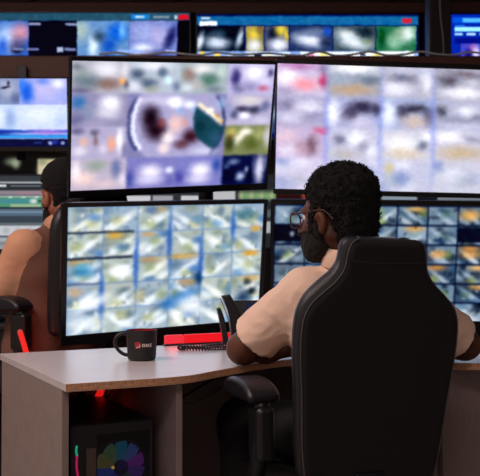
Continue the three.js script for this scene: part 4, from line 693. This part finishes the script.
{
  const p = person('person', 'bearded seated man in glasses and a pale peach shirt, leaning on the front desk', [0.27, 0, -2.38], {
    head: [0.262, 1.168, -2.4], headTurn: 55 * D, headPitch: -0.07, headRoll: 0, neck: [0.3, 1.026, -2.4],
    shoulderL: [0.175, 0.962, -2.395], elbowL: [0.008, 0.799, -2.49], wristL: [0.2, 0.785, -2.72], handL: [0.45, -0.06, -0.9],
    shoulderR: [0.45, 0.94, -2.42], elbowR: [0.648, 0.803, -2.565], wristR: [0.5, 0.787, -2.75], handR: [-0.55, -0.05, -0.84], curl: 0.28,
    hipL: [0.27, 0.565, -2.42], hipR: [0.395, 0.565, -2.45], kneeL: [0.01, 0.55, -2.72], kneeR: [0.3, 0.55, -2.82], ankleL: [0.0, 0.095, -2.62], ankleR: [0.32, 0.095, -2.72], toeL: [-0.06, 0.04, -2.75], toeR: [0.28, 0.04, -2.86],
  }, { build: 1, skin: M.skinDark, shirt: M.shirt, sleeve: 0.83, cuff: 0.076, folds: 0.006, hair: M.hairBlack, hairF: afro, beard: M.beardDark, beardF: beard, curls: 4200 });
  const g = new THREE.Group(); g.name = 'glasses'; g.userData.label = 'brown framed glasses with clear lenses'; p.m.decompose(g.position, g.quaternion, g.scale); p.t.add(g);
  for (const s of [-1, 1]) {
    const pts = []; for (let i = 0; i < 16; i++) { const a = (i / 16) * 2 * Math.PI; pts.push(V(s * 0.034 + Math.sign(Math.cos(a)) * Math.abs(Math.cos(a)) ** 0.7 * 0.026, -0.006 + Math.sign(Math.sin(a)) * Math.abs(Math.sin(a)) ** 0.7 * 0.021, -0.114 + Math.abs(Math.cos(a)) * 0.003)); }
    part('rim', tube(pts, 0.0022, 48, 8, true), M.frame, g);
    const sh = new THREE.Shape(pts.map((v) => new THREE.Vector2(v.x, v.y))); part('lens', new THREE.ShapeGeometry(sh), M.lens, g, [0, 0, -0.1125]);
    part('temple_arm', tube([[s * 0.06, 0.006, -0.111], [s * 0.07, 0.008, -0.095], [s * 0.08, 0.01, -0.03], [s * 0.084, 0.008, 0.008], [s * 0.08, -0.016, 0.03]], 0.0024, 24, 8), M.frame, g);
  }
  part('bridge', tube([[-0.009, 0.002, -0.114], [0, 0.006, -0.117], [0.009, 0.002, -0.114]], 0.002, 10, 8), M.frame, g);
}
{
  person('person', 'short-haired man in a tan shirt and brown waistcoat, seated at far left', [-0.78, 0, -3.52], {
    head: [-0.692, 1.3, -3.49], headTurn: 48 * D, headPitch: -0.06, headRoll: 0, neck: [-0.7, 1.15, -3.5],
    shoulderL: [-0.82, 1.09, -3.38], elbowL: [-0.93, 0.885, -3.41], wristL: [-1.12, 0.86, -3.6], handL: [-0.75, -0.05, -0.66],
    shoulderR: [-0.62, 1.09, -3.66], elbowR: [-0.78, 0.89, -3.84], wristR: [-1.0, 0.86, -3.95], handR: [-0.8, -0.05, -0.5], curl: 0.25,
    hipL: [-0.8, 0.69, -3.46], hipR: [-0.69, 0.69, -3.6], kneeL: [-1.16, 0.66, -3.66], kneeR: [-1.04, 0.66, -3.86], ankleL: [-1.12, 0.1, -3.68], ankleR: [-1.0, 0.1, -3.88], toeL: [-1.22, 0.04, -3.76], toeR: [-1.1, 0.04, -3.96],
  }, { build: 1.05, skin: M.skinTan, shirt: M.shirtTan, vest: M.vest, sleeve: 0.92, cuff: 0.06, folds: 0.003, hair: M.hairBrown, hairF: shortHair, beard: M.stubble, beardF: stubble, curls: 0 });
}
// slim red lamp behind the left end of the front desk
{
  const r = thing('light_stick', 'slim red glowing lamp rising behind the left end of the front desk', 'lamp', [-0.742, 0, -3.13]);
  part('base', new THREE.CylinderGeometry(0.07, 0.075, 0.014, 32), M.blackPlastic, r, [0, 0.007, 0]);
  part('pole', new THREE.CylinderGeometry(0.008, 0.008, 0.6, 12), M.blackPlastic, r, [0, 0.312, 0]);
  part('red_tube', tube([[0, 0.61, 0], [-0.002, 0.67, 0], [-0.012, 0.73, 0], [-0.03, 0.79, 0]], 0.0095, 24, 12), glow(0xff2a20, 0.9), r);
  part('tip', new THREE.SphereGeometry(0.0096, 14, 10), glow(0xff5a48, 0.5), r, [-0.03, 0.79, 0]);
  const l = new THREE.PointLight(0xff2018, 0.025); l.position.set(0.022, 0.72, -0.01); r.add(l);
}

scene.traverse((o) => { if (o.isLight && !o.isRectAreaLight) { o.castShadow = true; o.shadow.bias = -0.002; } });
renderer.render(scene, camera);
